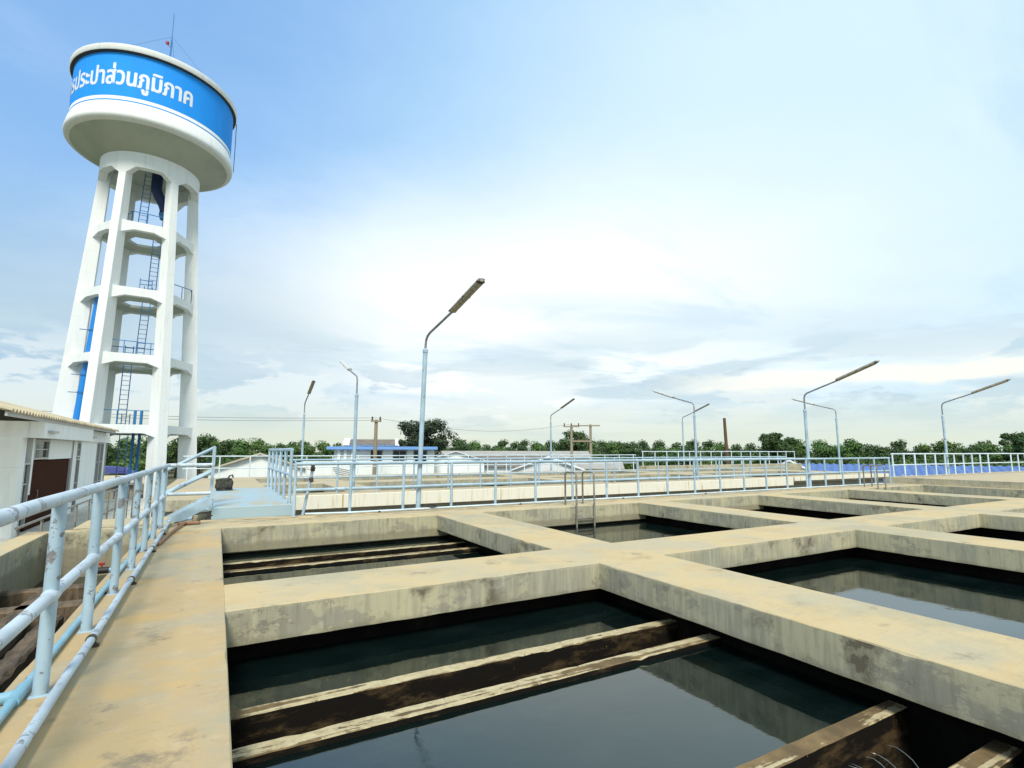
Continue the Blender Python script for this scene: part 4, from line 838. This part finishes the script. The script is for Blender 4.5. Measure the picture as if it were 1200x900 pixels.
for a, b in ((-1.15, -.05), (1.0, 2.3), (3.05, 4.35)):
    f = MB().box(a-.06, b+.06, -.05, .02, 3.05, 4.4).build('window', M_frame, of, local=True)
    m = MB()
    for k in range(2): m.box(a+(b-a)/2*k, a+(b-a)/2*(k+1)-.06, -.07, -.045, 3.1, 4.35)
    m.build('pane', M_glass, f, local=True)
for a in (-4.3, -3.7, -3.0): MB().box(a, a+.28, -.3, -.02, 0, 4.45).build('pilaster', M_white, of, local=True)
MB().box(-7.0, 2.5, -3.2, -3.0, 0, 3.4).build('yard_wall', M_white, of, local=True)
m = MB()
for k in range(4): m.bar((-4.5+k*.1, -3.24, 2.9-.18*k), (-2.6, -3.24, 2.5-.18*k), .03, .05)
m.build('wall_stain_bars', M_frame, of, local=True)
# big blue corrugated roof at the right
x, y = azp(69.3, 72)
br = thing('blue_roof_building', 'low building under a bright blue corrugated roof behind the right-hand railing', 'building', (x, y, -3), None, -rad(62))
MB().box(-16, 40, 4, 16, 0, 1.7).build('wall', M_white, br, local=True)
m = MB(); ny = 600; vs = []; fs = []
for j in range(ny+1):
    X = -18+60*j/ny; s = .07*math.sin(2*math.pi*X/.8)
    for yy, zz in ((0, .9), (9, 2.75), (18, .9)): vs.append((X, yy, zz+s)); vs.append((X, yy, zz+s-.04))
for j in range(ny):
    a = 6*j; b = a+6; fs += [(a, b, b+2, a+2), (a+2, b+2, b+4, a+4), (a+1, a+3, b+3, b+1), (a+3, a+5, b+5, b+3), (a, a+1, b+1, b), (a+4, b+4, b+5, a+5)]
m.add(vs, fs).build('roof', M_roofblue, br, local=True)
# things glimpsed between the tower legs
shed('tin_shed', 'small rust-tan roofed hut glimpsed under the tower ring beam', -8.2, 58, 5, 5, -1.6, -1.0, M_rooftan, M_grey, roof='slope')
x, y = azp(-8.2, 66)
tag(MB().prism([(-2.2, .2), (-.6, .95), (1.4, .8), (2.4, 0), (1.4, .25), (-1.0, .3)], (x, y, -1.2), (1, 0, 0), (0, 0, 1), (0, 1, 0), 3).build('tarpaulin', M_tarp), 'violet-blue tarpaulin shelter glimpsed between the tower legs', 'tarpaulin')

# ------------------------------------------------------------------ utility poles and wires
def upole(name, label, az, D, ztop, arms, r=.14, M=M_polewood):
    x, y = azp(az, D); t = thing(name, label, 'utility pole', (x, y, -3), None, -rad(az))
    MB().tube([(0, 0, 0), (0, 0, ztop+3)], r, 10, radii=[r*1.15, r*.8]).build('pole', M, t, True, local=True)
    for z, w, ox, ins in arms:
        a = MB().box(ox-w/2, ox+w/2, -.22, -.10, z+3-.07, z+3+.07).build('crossarm', M, t, local=True)
        for k in range(ins):
            xx = ox-w/2+.12+(w-.24)*k/max(1, ins-1)
            MB().lathe([(0, 0), (.07, .0), (.09, .12), (.05, .2), (.08, .28), (0, .36)], 8).build('insulator', M_insul, a, True, local=True).location = (xx, -.16, z+3.07)
    return t
upole('utility_pole', 'tan utility pole with two dark insulators rising behind the office roof', 14.7, 47, 4.05, [(3.9, .9, 0, 2)], .17)
pa = upole('utility_pole', 'left one of two wired poles, three insulators on its short crossarm', 35.75, 62, 4.35, [(4.2, 1.9, 0, 3)], .17)
pb = upole('utility_pole', 'right one of two wired poles, long bare crossarm tilted at its top', 37.8, 62, 4.45, [(4.3, 3.2, -.5, 0)], .17)
m = MB(); A = Vector((*azp(35.75, 62), 0)); B_ = Vector((*azp(37.8, 62), 0))
t = thing('transformer_rack', 'braced crossbars carrying insulators between the two wired utility poles', 'rack', (*((A+B_)/2)[:2], -3))
for z in (2.5, -.35):
    m = MB().bar(A+Vector((0, -.2, z)), B_+Vector((0, -.2, z)), .12, .16); m.build('crossbar', M_polewood, t)
for k in range(3):
    p = A.lerp(B_, .3+.25*k)
    m = MB().tube([p+Vector((0, -.2, 2.55)), p+Vector((0, -.2, 3.15))], .05, 6); m.build('insulator', M_insul, t, True)
    m = MB().tube([p+Vector((0, -.2, -.4)), p+Vector((0, -.2, -.8))], .09, 6); m.build('insulator', M_whitestripe, t, True)
x, y = azp(51.5, 58)
tag(MB().tube([(x, y, -3), (x-.05, y, 1.5), (x-.16, y, 4.75)], .16, 9, radii=[.19, .17, .14]).build('dead_post', M_brownwood, None, True), 'bare leaning brown post with no wires in front of the trees', 'post')
p1 = Vector((*azp(14.7, 47), 4.2))
for k, dz in enumerate((0, -.22)):
    far = Vector((*azp(-22, 60), 5.0)); pts = [p1.lerp(far, i/10)+Vector((0, 0, dz-.5*math.sin(math.pi*i/10))) for i in range(11)]
    tag(MB().tube(pts, .014, 5).build('power_line', M_wire), 'thin power line running left from the tan pole behind the tower', 'power line', 'power lines left of the tan pole')
q = Vector((*azp(35.75, 62), 4.5)); pts = [p1.lerp(q, i/14)+Vector((0, 0, -1.0*math.sin(math.pi*i/14))) for i in range(15)]
tag(MB().tube(pts, .012, 5).build('power_line', M_wire), 'faint sagging wire between the tan pole and the two wired poles', 'power line')

# ------------------------------------------------------------------ trees
def leafcrown(rng, blobs, nper, size):
    m = MB()
    for (c, r) in blobs:
        c = Vector(c); r = Vector(r)
        for _ in range(nper):
            d = Vector((rng.gauss(0, 1), rng.gauss(0, 1), rng.gauss(0, 1))).normalized()
            k = rng.random()**.33*rng.uniform(.75, 1.12)
            p = c+Vector((d.x*r.x, d.y*r.y, d.z*r.z))*k
            nrm = (d+Vector((rng.gauss(0, .6), rng.gauss(0, .6), rng.gauss(.3, .6)))).normalized()
            x = nrm.orthogonal().normalized(); a = rng.uniform(0, 6.28); x = (x*math.cos(a)+nrm.cross(x)*math.sin(a)); y = nrm.cross(x)
            s = size*rng.uniform(.6, 1.4)
            m.add([p-x*s, p-y*s*.45+nrm*s*.1, p+x*s, p+y*s*.45+nrm*s*.1], [(0, 1, 2, 3)])
    return m
def trunkmesh(rng, h, r, tips):
    m = MB().tube([(0, 0, 0), (rng.uniform(-.1, .1)*h*.3, 0, h*.25), (rng.uniform(-.1, .1)*h*.3, rng.uniform(-.05, .05)*h, h*.55)], r, 7, radii=[r*1.3, r, r*.6])
    for c in tips:
        m.tube([(0, 0, h*.3*rng.uniform(.6, 1.2)), (c[0]*.5, c[1]*.5, (h*.35+c[2])*.5), c], r*.3, 5, radii=[r*.5, r*.33, r*.12])
    return m
def proto(seed, h, w, style, ml, n=120, size=.24):
    rng = random.Random(seed); blobs = []
    nb = {'round': 9, 'tall': 10, 'bush': 8, 'open': 9}[style]
    for i in range(nb):
        if style == 'tall': z = h*rng.uniform(.22, .95); rr = w*.5*(1.15-.7*abs(z/h-.45)*1.4); a = rng.uniform(0, 6.28); c = (math.cos(a)*rr*rng.uniform(.1, .6), math.sin(a)*rr*rng.uniform(.1, .6), z); s = w*rng.uniform(.2, .32)
        elif style == 'bush': z = h*rng.uniform(.12, .72); a = rng.uniform(0, 6.28); rr = w*.5*rng.uniform(.1, .75); c = (math.cos(a)*rr, math.sin(a)*rr, z); s = w*rng.uniform(.22, .34)
        else: z = h*rng.uniform(.35, .88); a = rng.uniform(0, 6.28); rr = w*.5*rng.uniform(.15, .8)*(1 if z < h*.75 else .5); c = (math.cos(a)*rr, math.sin(a)*rr, z); s = w*rng.uniform(.16, .3)
        blobs.append((c, (s, s, s*rng.uniform(.6, .9))))
    return leafcrown(rng, blobs, n, size), trunkmesh(rng, h, .02*h+.05, [b[0] for b in blobs[:6]])
KIND = [('round', 7.0, 6.5, M_leafA, 'full round mid-green tree in the far tree line'), ('tall', 8.2, 4.6, M_leafA, 'taller narrow mid-green tree poking above the far tree line'),
        ('bush', 5.2, 6.5, M_leafC, 'low light-green bushy tree at the front of the tree line'), ('open', 7.4, 6.0, M_leafB, 'deep-green loose-crowned tree in the far tree line'),
        ('round', 6.4, 7.5, M_leafB, 'broad deep-green tree in the far tree line'), ('tall', 7.4, 4.2, M_leafC, 'slim light-green tree in the far tree line')]
PR = []
for i, (stl, h, w, ml, lab) in enumerate(KIND):
    cr, tr = proto(100+i, h, w, stl, ml, 170, .27)
    t = thing('tree', lab, 'tree', (0, 0, -3), 'trees of the far tree line')
    cr.build('crown', ml, t, 'leaf', local=True); tr.build('trunk', M_trunk, t, True, local=True); PR.append((t, lab))
used = set(); rng = random.Random(5)
def put(az, D, s, k):
    t = PR[k][0] if k not in used else copy_tree(PR[k][0]); used.add(k)
    t.location = (*azp(az, D), -3); t.rotation_euler = (0, 0, rng.uniform(0, 6.28)); t.scale = (s*rng.uniform(.9, 1.15), s*rng.uniform(.9, 1.15), s)
az = -18.
while az < 77:
    # the tree line's height varies along its length
    hh = .76+.10*math.sin(az*.31+1)+.07*math.sin(az*.83)
    if 33.5 < az < 38.5: hh += .22
    D = 128+rng.uniform(-4, 8); put(az, D, hh*rng.uniform(.85, 1.15), rng.choice([0, 0, 1, 3, 4, 5])); az += 1.25*rng.uniform(.75, 1.25)
az = -18.
while az < 77: put(az, 118+rng.uniform(-4, 4), rng.uniform(.72, .95), rng.choice([2, 2, 4, 0])); az += 1.5*rng.uniform(.75, 1.25)
az = -18.
while az < 77: put(az, 150+rng.uniform(-5, 8), rng.uniform(.9, 1.08), rng.choice([0, 3, 4, 4])); az += 1.35*rng.uniform(.75, 1.25)
# trees near the tower
for a, D, s, k in ((-11.5, 95, .95, 4), (-9.0, 100, 1.0, 3), (-6.6, 98, .9, 2), (-5., 95, .95, 0), (-3.2, 100, 1.0, 4), (-1.5, 98, .95, 3)): put(a, D, s, k)
def bigtree(label, az, D, h, w, seed, ml, nb=34, nper=150, size=.2):
    rng = random.Random(seed); x, y = azp(az, D); t = thing('tree', label, 'tree', (x, y, -3)); blobs = []
    for i in range(nb):
        a = rng.uniform(0, 6.28); z = h*rng.uniform(.38, .93); rr = w*.5*rng.uniform(.1, .95)*math.sqrt(max(.05, 1-((z/h-.55)/.47)**2)); s = w*rng.uniform(.09, .15)
        blobs.append(((math.cos(a)*rr, math.sin(a)*rr, z), (s*1.15, s*1.15, s*.75)))
    leafcrown(rng, blobs, nper, size).build('crown', ml, t, 'leaf', local=True); trunkmesh(rng, h, .24, [b[0] for b in blobs[:14]]).build('trunk', M_trunk, t, True, local=True)
bigtree('large blackish-green tree standing behind the office and nearest lamp pole', 19.6, 74, 8.6, 9.0, 3, M_leafD, 60, 170, .2)
bigtree('green tree partly hidden behind the office roof, left of the large dark tree', 16.6, 78, 6.5, 5.0, 4, M_leafB, 18, 120, .2)
bigtree('dark round tree standing above the tree line left of the large bent lamp', 56.0, 112, 8.0, 7.0, 8, M_leafB, 50, 150, .25)
bigtree('dark tree rising at the far right end of the tree line', 73.4, 124, 7.6, 7.0, 9, M_leafB, 46, 140, .25)
bigtree('pair-topped green tree standing taller behind the two wired poles', 36.3, 100, 8.2, 9.0, 12, M_leafB, 30, 140, .24)
# undergrowth along the foot of the tree line
rng2 = random.Random(77); bl = []
for i in range(340):
    a = rng2.uniform(-18, 77); D = rng2.uniform(114, 136); x, y = azp(a, D); bl.append(((x, y, rng2.uniform(-1.7, -.4)), (2.6, 2.6, rng2.uniform(1.3, 2.1))))
leafcrown(rng2, bl, 60, .32).build('undergrowth', M_leafB, None, 'leaf', kind='stuff')

# ------------------------------------------------------------------ sky and sun
SUN_AZ = -155; SUN_EL = 50                      # where the sun stands: behind the camera, to the left
w = bpy.data.worlds.new('World'); sc.world = w; w.use_nodes = True
t = NT(w.node_tree); bg = w.node_tree.nodes['Background']
sky = t.n('TexSky', sky_type='NISHITA', sun_disc=False, sun_elevation=rad(SUN_EL), sun_rotation=rad(SUN_AZ), air_density=1.2, dust_density=1.5, ozone_density=2.0).outputs[0]
dr = t.vmath('NORMALIZE', t.n('TexCoord').outputs['Generated'])
sx = t.n('SeparateXYZ', inp={0: dr}); z = t.math('MAXIMUM', sx.outputs[2], 0.)
def dirv(az, el): return (math.sin(rad(az))*math.cos(rad(el)), math.cos(rad(az))*math.cos(rad(el)), math.sin(rad(el)))
den = t.math('ADD', z, .10)
uv = t.n('CombineXYZ', inp={0: t.math('DIVIDE', sx.outputs[0], den), 1: t.math('DIVIDE', sx.outputs[1], den)}).outputs[0]
S = 10.                                          # the background strength is 0.1
def c3(r, g, b, k=1.): return (r*S*k, g*S*k, b*S*k)
EXPW = .55
def C(r, g, b): return c3(r, g, b, EXPW)
wob = t.noise(1.6, uv, detail=6, rough=.6)
wj = t.math('MULTIPLY', t.math('SUBTRACT', wob, .5), .14)
azn = t.math('ARCTAN2', sx.outputs[0], sx.outputs[1]); eln = t.math('ARCSINE', sx.outputs[2])
# clear blue high on the left, thinning into a pale veil towards the right and the horizon
q = t.math('ADD', t.vmath('DOT_PRODUCT', dr, dirv(-25, 45)), wj)
base = t.mix(.88, sky, t.mix(t.ramp(q, .78, 1.0, smooth=False), C(.40, .68, 1.02), C(.235, .47, .87)))
veil = t.ramp(q, .95, .50)
c = t.mix(veil, base, C(.70, .90, 1.02))
ea = t.math('DIVIDE', t.math('SUBTRACT', azn, rad(27)), rad(40)); eb = t.math('DIVIDE', t.math('SUBTRACT', t.math('ADD', eln, t.math('MULTIPLY', azn, -.10)), rad(10)), rad(16))
er = t.math('SQRT', t.math('ADD', t.math('MULTIPLY', ea, ea), t.math('MULTIPLY', eb, eb)))
c = t.mix(t.ramp(t.math('ADD', er, t.math('MULTIPLY', wj, 2.2)), 1.35, .30), c, C(1.04, 1.09, 1.09))
# high wisps
wi = t.noise(1.0, t.vmath('MULTIPLY', uv, (.7, 1.5, 1)), detail=8, rough=.62, dist=.5)
c = t.mix(t.math('MULTIPLY', t.ramp(wi, .5, .75), .22), c, C(.88, 1.0, 1.06))
wi2 = t.noise(.8, t.vmath('ADD', t.vmath('MULTIPLY', uv, (.6, 1.4, 1)), (4, 9, 0)), detail=8, rough=.6, dist=.6)
c = t.mix(t.math('MULTIPLY', t.math('MULTIPLY', t.ramp(wi2, .48, .62), veil), .42), c, C(.48, .72, .95))
# grey-blue sheets low down, streaked along the horizon
elaz = t.n('CombineXYZ', inp={0: t.math('ARCTAN2', sx.outputs[0], sx.outputs[1]), 1: t.math('MULTIPLY', t.math('ARCSINE', sx.outputs[2]), 5.5)}).outputs[0]
leftw = t.ramp(t.vmath('DOT_PRODUCT', dr, dirv(-14, 8)), .84, .99)
c = t.mix(t.math('MULTIPLY', t.math('MULTIPLY', leftw, t.ramp(z, .46, .16)), .7), c, C(.42, .57, .68))
low = t.math('MULTIPLY', t.ramp(z, .36, .14), t.ramp(z, .0, .06))
st1 = t.noise(.42, t.vmath('ADD', uv, (3.1, 1.7, 0)), detail=9, rough=.58, dist=.4)
c = t.mix(t.math('MULTIPLY', t.math('MULTIPLY', low, t.ramp(st1, .46, .62)), .62), c, C(.64, .80, .89))
st2 = t.noise(2.6, elaz, detail=9, rough=.58, dist=.3)
c = t.mix(t.math('MULTIPLY', t.math('MULTIPLY', t.ramp(z, .24, .14), t.ramp(st2, .47, .56)), .72), c, C(.55, .71, .80))
# cumulus tops
st3 = t.noise(4.2, t.vmath('ADD', t.vmath('MULTIPLY', elaz, (1, .55, 1)), (2.2, .6, 0)), detail=10, rough=.6)
band = t.math('MULTIPLY', t.ramp(z, .20, .12), t.ramp(z, .02, .06))
c = t.mix(t.math('MULTIPLY', t.math('MULTIPLY', band, t.ramp(st3, .43, .38)), .55), c, C(.48, .64, .76))
c = t.mix(t.math('MULTIPLY', t.math('MULTIPLY', band, t.ramp(st3, .50, .545)), .75), c, C(.84, .93, .95))
gap = t.math('MULTIPLY', t.ramp(t.math('ABSOLUTE', t.math('SUBTRACT', t.math('ADD', z, t.math('MULTIPLY', t.math('SUBTRACT', wob, .5), .05)), .118)), .022, .006), t.ramp(t.vmath('DOT_PRODUCT', dr, dirv(68, 6)), .90, .985))
c = t.mix(t.math('MULTIPLY', gap, .9), c, C(1.02, 1.03, .93))
# warm pale horizon
c = t.mix(t.math('MULTIPLY', t.ramp(z, .115, .01), t.ramp(st2, .70, .40, .55, .95)), c, C(.76, .82, .68))
c = t.mix(t.ramp(sx.outputs[2], .0, -.06), c, C(.25, .25, .2))
w.node_tree.links.new(c, bg.inputs[0]); bg.inputs[1].default_value = .1
sun = bpy.data.lights.new('sun', 'SUN'); sun.energy = 2.1; sun.angle = rad(17); sun.color = (1, .94, .84)
so = link(bpy.data.objects.new('sun', sun)); so.rotation_euler = Vector(dirv(SUN_AZ, SUN_EL)).to_track_quat('Z', 'Y').to_euler()

# ------------------------------------------------------------------ camera
cam = bpy.data.cameras.new('camera'); co = link(bpy.data.objects.new('camera', cam)); sc.camera = co
f_, pi_, ro_, ya_ = 611.48, .1268, .001834, .5107
fw = Vector((math.sin(ya_)*math.cos(pi_), math.cos(ya_)*math.cos(pi_), math.sin(pi_))); rt = Vector((math.cos(ya_), -math.sin(ya_), 0)); up = rt.cross(fw)
rt, up = rt*math.cos(ro_)+up*math.sin(ro_), -rt*math.sin(ro_)+up*math.cos(ro_)
M = Matrix((rt, up, -fw)).transposed().to_4x4(); M.translation = (0, 0, H); co.matrix_world = M
cam.sensor_width = 36; cam.lens = f_/1200*36; cam.clip_start = .05; cam.clip_end = 3000
vs = sc.view_settings; vs.view_transform = 'Standard'; vs.look = 'None'; vs.gamma = 1; vs.use_curve_mapping = False
vs.exposure = .9
sc.cycles.max_bounces = 6; sc.cycles.use_denoising = True
